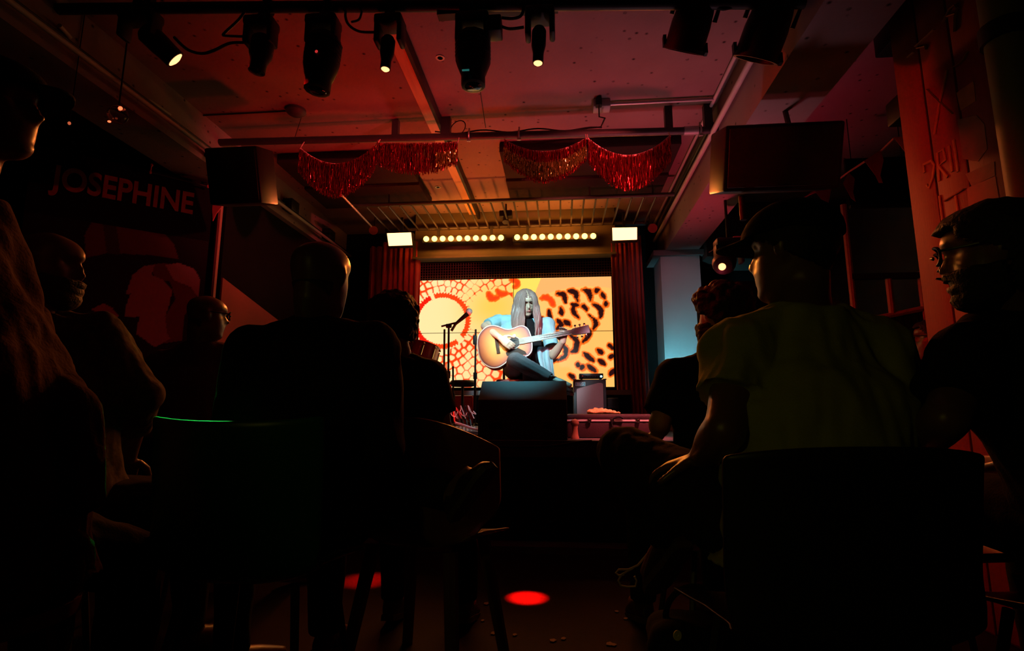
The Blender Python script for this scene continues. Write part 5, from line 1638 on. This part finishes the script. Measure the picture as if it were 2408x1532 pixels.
def torso_rings(p, g, z0=0.0):
    hip, nk, a, b = p['hip'], p['neck'], p['shA'], p['shB']
    ax = (b - a).normalized()
    hx = (p['hipB'] - p['hipA']).normalized()
    sw = (b - a).length / 2
    mid = (a + b) / 2
    k = p.get('bulk', 1.0)
    rows = [(-.10, .10 * k, .09 * k, 0), (-.04, .155 * k, .125 * k, 0), (.06, .165 * k, .128 * k, 0), (.25, .155 * k, .118 * k, .02), (.50, .160 * k, .122 * k, .45), (.72, .175 * k, .125 * k, .8), (.86, sw * 0.92, .110 * k, 1), (.95, sw * 0.80, .085 * k, 1), (1.02, .095, .070, 1), (1.06, .07, .06, 1)]
    out = []
    spine = mid - hip
    for t, w, dp, m_ in rows:
        c = hip + spine * t if t <= .95 else mid.lerp(nk, (t - .95) / .11) + spine * 0.0
        if t > .95:
            c = (hip + spine * .95).lerp(nk, (t - .95) / .11)
        wx = hx.lerp(ax, m_).normalized()
        up = spine.normalized()
        fy = up.cross(wx).normalized()
        bend = fy * (-.02 * math.sin(math.pi * max(0, min(1, t))))
        out.append([c + bend + wx * (w + g) * math.copysign(abs(math.cos(2 * math.pi * i / 22)) ** 0.85, math.cos(2 * math.pi * i / 22)) + fy * (dp + g) * math.copysign(abs(math.sin(2 * math.pi * i / 22)) ** 0.9, math.sin(2 * math.pi * i / 22)) for i in range(22)])
    return out


def limb(mb, a, b, r0, r1, bulge=0.0, seg=12):
    n = 6
    pts = lerp_pts(a, b, n)
    mb.tube(pts, [r0 + (r1 - r0) * i / n + bulge * math.sin(math.pi * min(1, i / n * 1.35)) for i in range(n + 1)], seg)


def shoe(name, an, toe, m, parent, s=1.0, laces=False, sole_m=None):
    """shoe from ankle to toe"""
    d = (toe - an)
    L = max(d.length, 0.18)
    d.normalize()
    up = V(0, 0, 1) - d * d.z
    up = up.normalized() if up.length > 0.2 else V(0, -1, 0)
    lat = d.cross(up).normalized()
    up = lat.cross(d).normalized()
    bse = an - up * 0.065 * s - d * 0.06 * s
    mb = MB()
    rows = [(0, .024, .030, .035), (.03, .036, .045, .05), (.10, .038, .055, .05), (.15, .043, .045, .045), (.21, .047, .032, .032), (.255, .036, .024, .024), (.275, .012, .012, .014)]
    rg_ = []
    for y, w, h, c in rows:
        q = bse + d * y * s
        rg_.append([q + lat * w * s * math.cos(2 * math.pi * i / 14) + up * (h * s * math.sin(2 * math.pi * i / 14) + c * s * 0.9) for i in range(14)])
    mb.rings(rg_)
    mb.tube([an - up * 0.02 * s, an + up * 0.035 * s], [.042 * s, .043 * s], 12)
    o = remeshed(mb, name, m, parent, 0.006, 2)
    sl = MB()
    pl_ = [(-.005, .026), (.03, .037), (.10, .036), (.16, .044), (.22, .047), (.265, .034), (.283, .0)]
    poly = pl_ + [(u, -v) for u, v in reversed(pl_[:-1])]
    sl.prism(poly, -0.004 * s, 0.018 * s, lambda u, v, e: bse + d * u * s + lat * v * s + up * e)
    sl.build('sole', sole_m or M['sole'], o)
    if laces:
        tb_ = MB()
        for k in range(4):
            q = bse + d * (.13 + .022 * k) * s + up * (.098 - .012 * k) * s
            tb_.tube([q - lat * .024 * s - up * .008, q + up * .004, q + lat * .024 * s - up * .008], .003, 6)
        tb_.build('laces', M['lace'], o)
    return o


def person(label, p, top=None, sleeve=0.55, top_m=None, legs_m=None, skin=None, voxel=0.010, long_top=0.0, shoes=None, hands=(None, None), group=None, top_name='shirt', wrinkle=0.010, feet=True, top_infl=0.018):
    t = thing('person', V(p['hip'].x, p['hip'].y, p.get('ground', 0.0)), label, 'person', group)
    skin = skin or M['skin']
    hx = p.get('hipdir', (p['shB'] - p['shA']).normalized())
    hx = V(hx.x, hx.y, 0).normalized()
    p.setdefault('hipA', p['hip'] - hx * 0.095)
    p.setdefault('hipB', p['hip'] + hx * 0.095)
    k = p.get('bulk', 1.0)
    H = head_matrix(p['head'], p.get('yaw', 0), p.get('pitch', 0), p.get('roll', 0), p.get('hs', 1.0))
    bd = MB()
    add_head(bd, H)
    s = p.get('hs', 1.0)
    bd.tube([H @ V(0, -.030, .0), H @ V(0, -.028, -.06), p['neck'].lerp(H @ V(0, -.03, -.06), 0.35), p['neck'] - V(0, 0, .05)], [.055 * s, .057 * s, .058 * s, .068 * s], 14)
    bd.rings(torso_rings(p, -0.012))
    for sd, hd in (('A', hands[0]), ('B', hands[1])):
        sh, el, wr = p['sh' + sd], p['el' + sd], p['wr' + sd]
        limb(bd, sh, el, .050 * k, .040 * k, .004)
        limb(bd, el, wr, .042 * k, .028 * k, .005)
        bd.ell(el, (.041 * k, .041 * k, .041 * k))
        bd.ell(sh, (.056 * k, .056 * k, .056 * k))
        if hd:
            hand(bd, wr, *hd)
        else:
            d_ = (wr - el).normalized()
            hand(bd, wr, d_, V(0, 0, -1) if abs(d_.z) < .8 else V(0, -1, 0), 1 if sd == 'A' else -1, 0.5)
        hp, kn, an = p['hip' + sd], p['kn' + sd], p['an' + sd]
        limb(bd, hp, kn, .080 * k, .054 * k, .006)
        limb(bd, kn, an, .055 * k, .036 * k, .008)
        bd.ell(kn, (.056 * k, .056 * k, .056 * k))
        tz = p.get('toe' + sd)
        if tz is None:
            f_ = V(kn.x - hp.x, kn.y - hp.y, 0)
            f_ = f_.normalized() if f_.length > 1e-3 else V(0, 1, 0)
            tz = an + f_ * 0.2 - V(0, 0, 0.05)
            p['toe' + sd] = tz
        bd.tube([an, an.lerp(tz, .5), tz], [.036, .034, .022], 10)
    remeshed(bd, 'body', skin, t, voxel, 2)
    # top
    if top_m:
        mb = MB()
        rg_ = torso_rings(p, top_infl)
        mb.rings(rg_[1:] if not long_top else rg_)
        for sd in 'AB':
            sh, el, wr = p['sh' + sd], p['el' + sd], p['wr' + sd]
            g = top_infl + 0.004
            if sleeve <= 1:
                e = sh.lerp(el, sleeve * 1.0)
                limb(mb, sh, e, .054 * k + g, .050 * k + g)
            else:
                limb(mb, sh, el, .054 * k + g, .045 * k + g, .004)
                mb.ell(el, (.046 * k + g,) * 3)
                limb(mb, el, el.lerp(wr, sleeve - 1), .046 * k + g, .034 * k + g * 0.9)
            mb.ell(sh, (.058 * k + g, .058 * k + g, .056 * k + g))
            limb(mb, sh.lerp(p['neck'], 0.85) - V(0, 0, .01), sh, .062 * k, .058 * k + g * 0.5)
        mb.tube([p['neck'] - V(0, 0, .04), p['neck'] + V(0, 0, .008 + p.get('collar', 0))], [.085 + p.get('collar', 0) * .25, .072 + p.get('collar', 0) * .2], 14)
        if long_top:
            up = (p['hip'] - (p['shA'] + p['shB']) / 2).normalized()
            a0_ = torso_rings(p, top_infl)[1]
            c0_ = p['hip']
            mb.rings([a0_, [c0_ + (q - c0_) * 1.10 + V(0, 0, -long_top * .6) for q in a0_], [c0_ + (q - c0_) * 1.18 + V(0, 0, -long_top) for q in a0_]])
        remeshed(mb, top_name, top_m, t, voxel * 1.05, 2, (wrinkle, 9.0, 3, p.get('foldz', 0.35)))
    if legs_m:
        mb = MB()
        rg_ = torso_rings(p, .014)
        mb.rings(rg_[:3])
        mb.ell(p['hip'], (.15 * k, .13 * k, .11 * k))
        for sd in 'AB':
            hp, kn, an = p['hip' + sd], p['kn' + sd], p['an' + sd]
            limb(mb, hp, kn, .100 * k, .075 * k, .006)
            mb.ell(kn, (.076 * k, .076 * k, .076 * k))
            limb(mb, kn, kn.lerp(an, .97), .075 * k, .056 * k, .004)
        remeshed(mb, 'trousers', legs_m, t, voxel * 1.1, 2, (wrinkle * 0.45, 9.0, 3, 0.6))
    if feet:
        for sd in 'AB':
            shoe('shoe', p['an' + sd], p['toe' + sd], (shoes or M['leather']), t, p.get('shoe_s', 1.0), laces=(p.get('laces') == sd))
    return t, H


def glasses(H, parent, m=None):
    mb = MB()
    R3 = H.to_3x3()
    ax = R3 @ V(0, 1, 0)
    for s in (-1, 1):
        c = V(s * .034, .104, .018)
        pts = [H @ (c + V(.028 * math.cos(a_), -abs(.010 * math.cos(a_)) , .021 * math.sin(a_))) for a_ in [2 * math.pi * k / 20 for k in range(21)]]
        mb.tube(pts, .0032, 6, caps=False)
        mb.tube([H @ V(s * .062, .096, .024), H @ V(s * .078, .03, .020), H @ V(s * .081, -.02, .022), H @ V(s * .080, -.045, .008)], .0028, 6)
    mb.tube([H @ V(-.007, .108, .022), H @ V(0, .112, .024), H @ V(.007, .108, .022)], .003, 6)
    return mb.build('glasses', m or M['glass_dark'], parent)


def cap(H, parent, m, brim=0.075):
    o = scalp_patch(H, lambda q: q.z > 0.048 - 0.10 * max(0, -q.y - .0), 0.020, 'cap', m, parent, 0.006)
    mb = MB()
    rows = []
    for j in range(7):
        t_ = j / 6
        row = []
        for i in range(13):
            a_ = math.radians(-62 + 124 * i / 12)
            r_ = .086 + brim * t_ * math.cos(a_ * 0.9) ** 0.6
            row.append(H @ V(math.sin(a_) * (.088 + 0.012 * t_), .012 + math.cos(a_) * r_, .056 - .006 * t_ - 0.016 * math.sin(a_) ** 2 * (0.5 + t_)))
        rows.append(row)
    vs = [q for r in rows for q in r]
    mb.add(vs, [(j * 13 + i, j * 13 + i + 1, (j + 1) * 13 + i + 1, (j + 1) * 13 + i) for j in range(6) for i in range(12)])
    b_ = mb.build('brim', m, o)
    md = b_.modifiers.new('thickness', 'SOLIDIFY')
    md.thickness = 0.006
    return o


# ---------------------------------------------------------------- chairs
def shell_chair(name, loc, yaw, m, leg_m, label, arm=0.0, zs=0.46, zt=0.86, w=0.46, wrap=0.10, leg_r=0.012, group='shell chairs of the audience', lean=0.05, sq=2.6):
    t = thing(name, loc, label, 'chair', group)
    R = Matrix.Translation(Vector(loc)) @ Matrix.Rotation(math.radians(yaw), 4, 'Z')
    prof = []
    for i in range(9):
        u = i / 8
        prof.append((0.23 - 0.38 * u, zs - 0.012 * math.sin(math.pi * u) + 0.012 * (1 - u) ** 4 * -1, 0.92))
    for i in range(1, 6):
        a_ = math.pi / 2 * i / 6
        prof.append((-0.15 - 0.07 * math.sin(a_), zs + 0.07 * (1 - math.cos(a_)), 0.95))
    for i in range(10):
        u = i / 9
        prof.append((-0.22 - lean * u, zs + 0.07 + (zt - zs - 0.07) * u, 0.98 + 0.02 * u))
    nu = 17
    rows = []
    for j, (y, z, ww) in enumerate(prof):
        row = []
        back = max(0, min(1, (j - 8) / 8))
        for i in range(nu):
            s = -1 + 2 * i / (nu - 1)
            x = s * w / 2 * ww
            cu = abs(s) ** sq
            row.append(R @ V(x, y + wrap * cu * back, z + 0.05 * cu * (1 - back) * (0.3 + 0.7 * min(1, j / 5)) - (0.02 * cu if j == len(prof) - 1 else 0) - arm * cu * max(0, (j - 13) / 9)))
        rows.append(row)
    mb = MB().add([q for r in rows for q in r], [(j * nu + i, j * nu + i + 1, (j + 1) * nu + i + 1, (j + 1) * nu + i) for j in range(len(rows) - 1) for i in range(nu - 1)])
    o = mb.build('shell', m, t)
    md = o.modifiers.new('thickness', 'SOLIDIFY')
    md.thickness = 0.010
    md.offset = 0
    sb_ = o.modifiers.new('soft', 'SUBSURF')
    sb_.levels = sb_.render_levels = 1
    for sx in (-1, 1):
        for sy in (-1, 1):
            MB().tube([R @ V(sx * 0.15, sy * 0.13 - 0.02, zs - 0.01), R @ V(sx * (0.21), sy * 0.21 - 0.02, 0)], [leg_r, leg_r * 0.8], 8).build('leg', leg_m, t)
    return t


def gz(q, z):
    return V(q.x, q.y, z)


def seated(p, fwd, seat=None, knee=0.44, split=0.16):
    """fill in legs of somebody sitting with thighs along fwd"""
    f = V(*fwd, 0).normalized()
    sx = V(f.y, -f.x, 0)
    if 'knA' not in p:
        p['knA'] = p['hip'] + f * knee - sx * split + V(0, 0, 0.0)
    if 'knB' not in p:
        p['knB'] = p['hip'] + f * knee + sx * split
    for s in 'AB':
        if 'an' + s not in p:
            p['an' + s] = gz(p['kn' + s] + f * 0.03, p.get('ground', 0) + 0.09)
            p['toe' + s] = p['an' + s] + f * 0.19 - V(0, 0, 0.045)
    return p
# ================================================================ the guitar player
p = dict(head=P(1237, 711, 4.84), yaw=202, pitch=-32, roll=9, hs=1.0, neck=P(1231, 752, 4.96), shA=P(1172, 757, 4.95), shB=P(1288, 764, 4.97),
         elA=P(1140, 768, 4.82), wrA=P(1177, 796, 4.60), elB=P(1301, 836, 4.80), wrB=P(1324, 803, 4.70), hip=P(1232, 872, 5.02), hipdir=V(1, 0, 0),
         knA=P(1212, 848, 4.52), knB=P(1248, 880, 4.55), anA=P(1296, 893, 4.46), bulk=0.92, ground=STG)
p['anB'] = V(p['knB'].x + 0.02, 4.52, STG + 0.09)
p['toeB'] = p['anB'] + V(0.02, -0.19, -0.045)
p['toeA'] = p['anA'] + V(0.16, -0.06, -0.06)
pl_t, HP = person('long haired guitar player in open pale denim shirt and dark jeans, seated with crossed leg', p, top_m=M['denim_blue'], sleeve=0.75, legs_m=M['denim_dark'], voxel=0.0055,
                  hands=((V(0.75, -0.15, -0.55), V(0.1, 0.9, -0.1), 1, 0.55, 0.95), (V(0.05, -0.12, 1.0), V(-0.1, -1.0, -0.15), -1, 0.95, 0.95)), wrinkle=0.008, top_infl=0.014, shoes=M['leather'])
# dark t-shirt showing in the open front, and the long shirt tail
tee = MB()
ctr = P(1254, 800, 4.80)
rows = []
for j, (x0, x1, y, Y) in enumerate(((1232, 1252, 752, 4.845), (1238, 1264, 775, 4.82), (1246, 1272, 800, 4.81), (1250, 1276, 830, 4.82), (1250, 1276, 862, 4.84))):
    rows.append([P(x0 + (x1 - x0) * i / 6, y, Y - 0.012 * math.sin(math.pi * i / 6)) for i in range(7)])
tee.add([q for r in rows for q in r], [(j * 7 + i, j * 7 + i + 1, (j + 1) * 7 + i + 1, (j + 1) * 7 + i) for j in range(4) for i in range(6)])
o = tee.build('undershirt', M['cloth_black'], pl_t)
o.modifiers.new('thickness', 'SOLIDIFY').thickness = 0.01
tl = MB()
rows = []
for j, (x0, x1, y) in enumerate(((1264, 1300, 815), (1264, 1300, 835), (1268, 1302, 855), (1276, 1304, 875), (1284, 1306, 894), (1292, 1308, 904))):
    rows.append([P(x0 + (x1 - x0) * i / 8, y, 4.80 - 0.02 * math.sin(i * 1.6 + j * 0.3) + 0.004 * j) for i in range(9)])
tl.add([q for r in rows for q in r], [(j * 9 + i, j * 9 + i + 1, (j + 1) * 9 + i + 1, (j + 1) * 9 + i) for j in range(5) for i in range(8)])
o = tl.build('shirt_tail', M['denim_blue'], pl_t)
o.modifiers.new('thickness', 'SOLIDIFY').thickness = 0.01
o.modifiers.new('soft', 'SUBSURF').levels = 1
# long hair: locks falling from the parting
hr = MB()
rng = random.Random(21)
def lock(th, part, length, r):
    """th: angle about the head, 0 at the face; part: where on the crown it starts"""
    sx, cy = math.sin(th), math.cos(th)
    pts = []
    c0 = V(0.012 * math.copysign(1, sx) + rng.uniform(-.006, .006), part, 0.118 - 6 * (part - 0.0) ** 2 if part > 0 else 0.118 - 4 * part * part)
    pts.append(HP @ c0)
    for z, k in ((0.100, .55), (0.075, .86), (0.035, 1.04), (-0.01, 1.10)):
        j = rng.uniform(-.004, .004)
        pts.append(HP @ V(sx * .092 * k + j, (cy * .104 * k if cy > 0 else cy * .112 * k) + j, z))
    e = pts[-1]
    out = (e - (HP @ V(0, 0, -0.01)))
    out.z = 0
    out = out.normalized() if out.length > 1e-4 else V(0, -1, 0)
    wv = rng.uniform(0, 6)
    n = 6
    for k in range(1, n + 1):
        t_ = k / n
        q = e + V(0, 0, -length * t_) + out * (0.022 * math.sin(t_ * 2.2)) + V(math.sin(wv + t_ * 7), math.cos(wv * 1.3 + t_ * 6), 0) * 0.007
        q.y = min(q.y, 4.86 + 0.10 * t_) if cy > -0.2 else q.y
        pts.append(q)
    m_ = len(pts)
    hr.tube(pts, [r * (0.75 + 0.4 * math.sin(math.pi * min(1, i / m_ * 1.2))) * (1 - 0.75 * max(0, (i - m_ * 0.7) / (m_ * 0.3))) for i in range(m_)], 5)
for k in range(330):
    th = rng.choice((-1, 1)) * rng.uniform(0.47, math.pi)
    fr = abs(th) < 1.3
    lock(th, rng.uniform(-0.05, 0.085) if fr else rng.uniform(-0.09, 0.05), rng.uniform(0.20, 0.30) if fr else rng.uniform(0.16, 0.26), rng.uniform(0.0055, 0.0095))
hr.build('hair', M['hair_brown'], pl_t)
for s in (-1, 1):
    MB().ell(HP @ V(s * .031, .066, .019), (.0135, .0118, .0095), seg=12, rin=8).build('eyelid', M['skin_dark'], pl_t)

MB().ell(HP @ V(0, .088, -.0535), (.021, .007, .0055), HP.to_3x3(), 12, 8).build('lips', mat('lips', (0.42, 0.13, 0.11), 0.4), pl_t)
for s in (-1, 1):
    MB().tube([HP @ V(s * .014, .093, .040), HP @ V(s * .030, .089, .045), HP @ V(s * .046, .078, .040)], [.003, .0038, .002], 6).build('eyebrow', M['hair_brown'], pl_t)

# ================================================================ audience, nearest last
def add_hair(t, H, kind, seed=1):
    if kind == 'curly':
        return curls(H, hair_keep, 330, (0.011, 0.019), 'hair', M['hair_dark'], t, seed, 0.006, 0.018)
    if kind == 'thick':
        return curls(H, lambda q: hair_keep(q) or (q.y < 0.02 and q.z > -0.06), 300, (0.012, 0.018), 'hair', M['hair_dark'], t, seed, 0.006, 0.014)
    return scalp_patch(H, hair_keep, 0.003, 'hair', M['hair_grey'] if kind == 'stubble' else M['hair_dark'], t, 0.004 if kind == 'stubble' else 0.012, (0.006, 40))


# man with jacket on the green chair
p = dict(head=P(757, 660, 1.60), yaw=-14, pitch=-4, hs=1.06, collar=0.022, shoe_s=0.85, neck=P(746, 766, 1.62), shA=P(600, 832, 1.62), shB=P(872, 824, 1.64), elA=P(560, 1080, 1.60), elB=P(888, 1050, 1.62),
         wrA=P(620, 1130, 1.95), wrB=P(830, 1120, 1.98), hip=P(728, 1215, 1.62), bulk=1.05)
p['knB'] = P(905, 1112, 1.93)
p['anB'] = P(1066, 1166, 1.77)
p['toeB'] = P(1108, 1106, 1.73)
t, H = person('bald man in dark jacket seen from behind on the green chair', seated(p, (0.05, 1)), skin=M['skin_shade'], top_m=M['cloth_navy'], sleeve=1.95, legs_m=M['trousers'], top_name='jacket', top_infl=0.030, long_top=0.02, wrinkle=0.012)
scalp_patch(H, lambda q: q.y < -0.03 and -0.075 < q.z < -0.02, 0.0005, 'hair', M['hair_grey'], t, 0.002)
shell_chair('shell_chair', (P(612, 1000, 1.52).x, 1.62, 0), 2, M['plastic_green'], M['dark_steel'], 'green plastic shell chair under the man in the dark jacket', arm=-0.03, zt=0.885, w=0.475, wrap=0.035, lean=0.04)

# thick haired man on the wooden chair
p = dict(head=P(926, 763, 2.0), yaw=8, hs=0.94, neck=P(938, 846, 2.02), shA=P(862, 892, 2.02), shB=P(1012, 892, 2.04), elA=P(840, 1040, 2.0), elB=P(1042, 1016, 2.02), wrA=P(900, 1090, 2.3), wrB=P(1010, 1080, 2.3),
         hip=P(945, 1135, 2.02), bulk=0.95)
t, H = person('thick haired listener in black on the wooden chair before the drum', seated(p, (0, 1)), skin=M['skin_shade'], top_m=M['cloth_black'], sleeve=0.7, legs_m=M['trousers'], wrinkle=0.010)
add_hair(t, H, 'thick', 5)
shell_chair('tub_chair', (P(1012, 1000, 1.97).x, 2.05, 0), -16, M['wood_dark'], M['wood_dark'], 'brown wooden tub chair with thick legs in the middle row', arm=0.085, zt=0.893, w=0.475, wrap=0.32, leg_r=0.026, lean=0.03, sq=3.2)

# curly haired man
p = dict(head=P(1694, 748, 2.12), yaw=34, hs=1.0, neck=P(1690, 838, 2.12), shA=P(1588, 890, 2.10), shB=P(1790, 892, 2.16), elA=P(1552, 992, 2.06), elB=P(1800, 1010, 2.1), wrA=P(1560, 1030, 2.32), wrB=P(1700, 1060, 2.4), hip=P(1690, 1140, 2.12), bulk=0.98)
p['wrA'] = P(1548, 1022, 2.28)
t, H = person('curly haired bearded listener in a black t-shirt between pillar and capped man', seated(p, (-0.15, 1)), top_m=M['cloth_black'], sleeve=0.85, legs_m=M['trousers'], skin=M['skin_dark'], wrinkle=0.010,
              hands=((V(-0.7, 0.5, -0.3), V(0, 0.1, -1), 1, 0.5), None))
add_hair(t, H, 'curly', 8)
scalp_patch(H, beard_keep, 0.004, 'beard', M['hair_dark'], t, 0.010, (0.008, 60))
shell_chair('shell_chair', (p['hip'].x, 2.12, 0), 5, M['plastic_black'], M['dark_steel'], 'black plastic shell chair under the curly haired listener', zt=0.80)

# small bald man with glasses at the left, further back
p = dict(head=P(487, 747, 2.6), yaw=-48, pitch=-3, hs=0.98, neck=P(470, 812, 2.62), shA=P(385, 858, 2.6), shB=P(552, 852, 2.68), elA=P(360, 960, 2.6), elB=P(560, 960, 2.7), wrA=P(450, 1000, 2.85), wrB=P(540, 1000, 2.9), hip=P(465, 1080, 2.62), bulk=0.95)
t, H = person('bald listener with glasses and wine shirt beyond the green chair', seated(p, (0.5, 1)), skin=M['skin_shade'], top_m=M['cloth_wine'], sleeve=0.8, legs_m=M['trousers'], wrinkle=0.012)
scalp_patch(H, lambda q: q.y < -0.03 and -0.075 < q.z < -0.02, 0.001, 'hair', M['hair_grey'], t, 0.002)
glasses(H, t)
shell_chair('shell_chair', (p['hip'].x, 2.62, 0), -25, M['plastic_black'], M['dark_steel'], 'black plastic shell chair under the bald listener with glasses', zt=0.80)

# bearded man in patterned shirt at the left, in profile
p = dict(head=P(112, 632, 1.52), yaw=-70, pitch=-3, hs=1.0, neck=P(88, 758, 1.50), shA=P(95, 838, 1.62), shB=P(228, 784, 1.62), elA=P(80, 1040, 1.6), elB=P(326, 930, 1.66), wrA=P(200, 1080, 1.9), wrB=P(300, 1080, 1.85), hip=P(150, 1210, 1.58), bulk=1.0)
p['shA'] = P(30, 850, 1.60)
t, H = person('bald bearded man in profile wearing a patterned shirt', seated(p, (0.6, 1)), skin=M['skin_shade'], top_m=M['cloth_pattern'], sleeve=1.5, legs_m=M['trousers'], voxel=0.008, wrinkle=0.016)
scalp_patch(H, lambda q: q.y > -0.015 and q.z < -0.03, 0.003, 'beard', M['hair_grey'], t, 0.014, (0.004, 60))
shell_chair('shell_chair', (p['hip'].x, 1.58, 0), -30, M['plastic_black'], M['dark_steel'], 'black plastic shell chair under the bearded man in the patterned shirt', zt=0.80)

# listener standing far back at the right
p = dict(head=P(2196, 800, 3.3), yaw=62, hs=0.98, neck=P(2215, 860, 3.32), shA=P(2180, 905, 3.25), shB=P(2300, 905, 3.4), elA=P(2180, 1020, 3.25), elB=P(2300, 1020, 3.4), wrA=P(2150, 1060, 3.1), wrB=P(2230, 1070, 3.2), hip=P(2235, 1075, 3.32), bulk=0.95)
t, H = person('far listener with a red lit face half hidden by the boarded pillar', seated(p, (-0.9, 0.5)), skin=M['skin_shade'], top_m=M['cloth_black'], sleeve=0.8, legs_m=M['trousers'])
add_hair(t, H, 'short', 2)
glasses(H, t)
shell_chair('shell_chair', (p['hip'].x, 3.32, 0), 60, M['plastic_black'], M['dark_steel'], 'black plastic shell chair under the far listener', zt=0.80)

# man with glasses at the right edge
p = dict(head=P(2336, 604, 1.25), yaw=56, pitch=-4, hs=0.95, neck=P(2376, 742, 1.30), shA=P(2275, 842, 1.26), shB=P(2500, 850, 1.36), elA=P(2225, 985, 1.16), elB=P(2540, 1040, 1.3), wrA=P(2140, 1065, 1.40), wrB=P(2380, 1090, 1.55), hip=P(2600, 1235, 1.38), bulk=1.0)
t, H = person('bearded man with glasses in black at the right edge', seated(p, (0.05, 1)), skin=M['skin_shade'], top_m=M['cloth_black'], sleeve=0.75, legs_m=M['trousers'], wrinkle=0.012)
scalp_patch(H, lambda q: hair_keep(q) or (q.y < -0.02 and q.z > -0.085), 0.006, 'hair', M['hair_dark'], t, 0.014, (0.004, 50))
scalp_patch(H, beard_keep, 0.002, 'beard', M['hair_dark'], t, 0.005, (0.003, 60))
glasses(H, t)
shell_chair('shell_chair', (p['hip'].x, 1.38, 0), 10, M['plastic_black'], M['dark_steel'], 'black plastic shell chair under the man with glasses', zt=0.80)
shell_chair('shell_chair', (1.04, 1.78, 0), 84, M['plastic_red'], M['dark_steel'], 'empty dull red plastic shell chair between the olive shirt and the man with glasses', zs=0.50, zt=0.78, wrap=0.05, w=0.40)

# capped man in the olive t-shirt
p = dict(head=P(1858, 600, 1.30), yaw=46, pitch=0, hs=0.95, neck=P(1892, 728, 1.34), shA=P(1744, 836, 1.33), shB=P(2050, 836, 1.36), elA=P(1706, 1010, 1.24), elB=P(2110, 1020, 1.30), wrA=P(1648, 1080, 1.45), wrB=P(2010, 1110, 1.60), hip=P(1905, 1262, 1.34), bulk=1.12, laces='A')
p['knA'] = P(1466, 1066, 1.72)
p['knB'] = P(1790, 1240, 1.78)
p['anA'] = P(1572, 1268, 1.84)
p['toeA'] = P(1518, 1350, 1.98)
t, H = person('man in a dark cap and olive t-shirt seen from behind with a raised knee', seated(p, (-0.1, 1)), skin=M['skin_shade'], top_m=M['cloth_olive'], sleeve=0.62, legs_m=M['trousers'], voxel=0.0075, wrinkle=0.020, long_top=0.03, top_infl=0.024,
              hands=((V(-0.8, 0.5, -0.25), V(-0.1, 0.1, -1), 1, 0.45), None))
cap(H, t, M['cloth_black'], 0.092)
add_hair(t, H, 'short', 3)
shell_chair('shell_chair', (P(1925, 1100, 1.20).x, 1.31, 0), 6, M['plastic_black'], M['dark_steel'], 'black plastic shell chair under the man in the olive t-shirt', zt=0.845, w=0.50, wrap=0.06)
# untied lace loops and the yellow sticker low down
o = MB()
for pts in ([(1525, 1300), (1500, 1330), (1478, 1340), (1455, 1340), (1448, 1348), (1455, 1354), (1468, 1352)], [(1490, 1336), (1462, 1352), (1454, 1366), (1460, 1378), (1476, 1381), (1494, 1380), (1497, 1366), (1492, 1356)]):
    o.tube([P(x, y, 1.98) for x, y in pts], 0.0035, 6)
o = o.build('shoelace', M['lace'])
tag(o, 'pale untied shoelace loops hanging from the raised shoe', 'shoelace')
q = P(1592, 1495, 1.45)
o = MB().lathe([(0.0115, 0), (0.0115, 0.003), (0.003, 0.003), (0.002, 0.001)], q, (0.5, -1, 0.1), 18).build('round_sticker', M['sticker'])
tag(o, 'tiny yellow round sticker near the floor at the capped man\'s chair', 'sticker')
sp = thing('shoulder_bag', V(q.x + 0.07, q.y + 0.10, 0), 'dark shoulder bag on the floor carrying the yellow sticker', 'bag')
mbx = MB().bbox((q.x + 0.075, q.y + 0.125, 0.19), (0.26, 0.20, 0.37), 0.05)
remeshed(mbx, 'bag_body', M['black_soft'], sp, 0.012, 3, (0.015, 9, 2))
MB().torus((q.x + 0.075, q.y + 0.12, 0.37), 0.08, 0.008, (0, 1, 0), 14, 6, math.pi, 2 * math.pi).build('strap', M['black_soft'], sp)

# nearest figure at the left edge with cap and brown jacket
p = dict(head=P(-18, 262, 1.10), yaw=-72, pitch=5, hs=1.0, neck=P(-105, 500, 1.10), shA=P(-200, 680, 0.95), shB=P(-8, 752, 1.20), elA=P(-200, 960, 0.95), elB=P(112, 985, 1.14), wrA=P(-60, 1200, 1.1), wrB=P(150, 1250, 1.14), hip=P(-20, 1290, 1.12), bulk=1.0, foldz=0.14)
p['knA'] = p['hip'] + V(-0.16, 0.30, -0.10)
p['knB'] = p['hip'] + V(0.08, 0.30, -0.10)
t, H = person('person in a cap and loose brown jacket close by the left edge', seated(p, (0.3, 1)), skin=M['skin_shade'], top_m=M['cloth_brown'], sleeve=1.85, legs_m=M['trousers'], top_name='jacket', voxel=0.008, wrinkle=0.026, top_infl=0.038, long_top=0.10)
cap(H, t, M['cloth_black'], 0.07)
add_hair(t, H, 'short', 4)
t = thing('bar_stool', (p['hip'].x, p['hip'].y, 0), 'round bar stool under the person at the left edge', 'stool')
zz_ = p['hip'].z - 0.115
MB().lathe([(0.15, -0.04), (0.17, -0.03), (0.17, 0), (0.0, 0.005)], (p['hip'].x, p['hip'].y, zz_), seg=20).build('seat', M['wood_dark'], t)
for k in range(4):
    an = math.pi / 4 + k * math.pi / 2
    MB().tube([(p['hip'].x + .10 * math.cos(an), p['hip'].y + .10 * math.sin(an), zz_ - .03), (p['hip'].x + .2 * math.cos(an), p['hip'].y + .2 * math.sin(an), 0)], .014, 8).build('leg', M['wood_dark'], t)
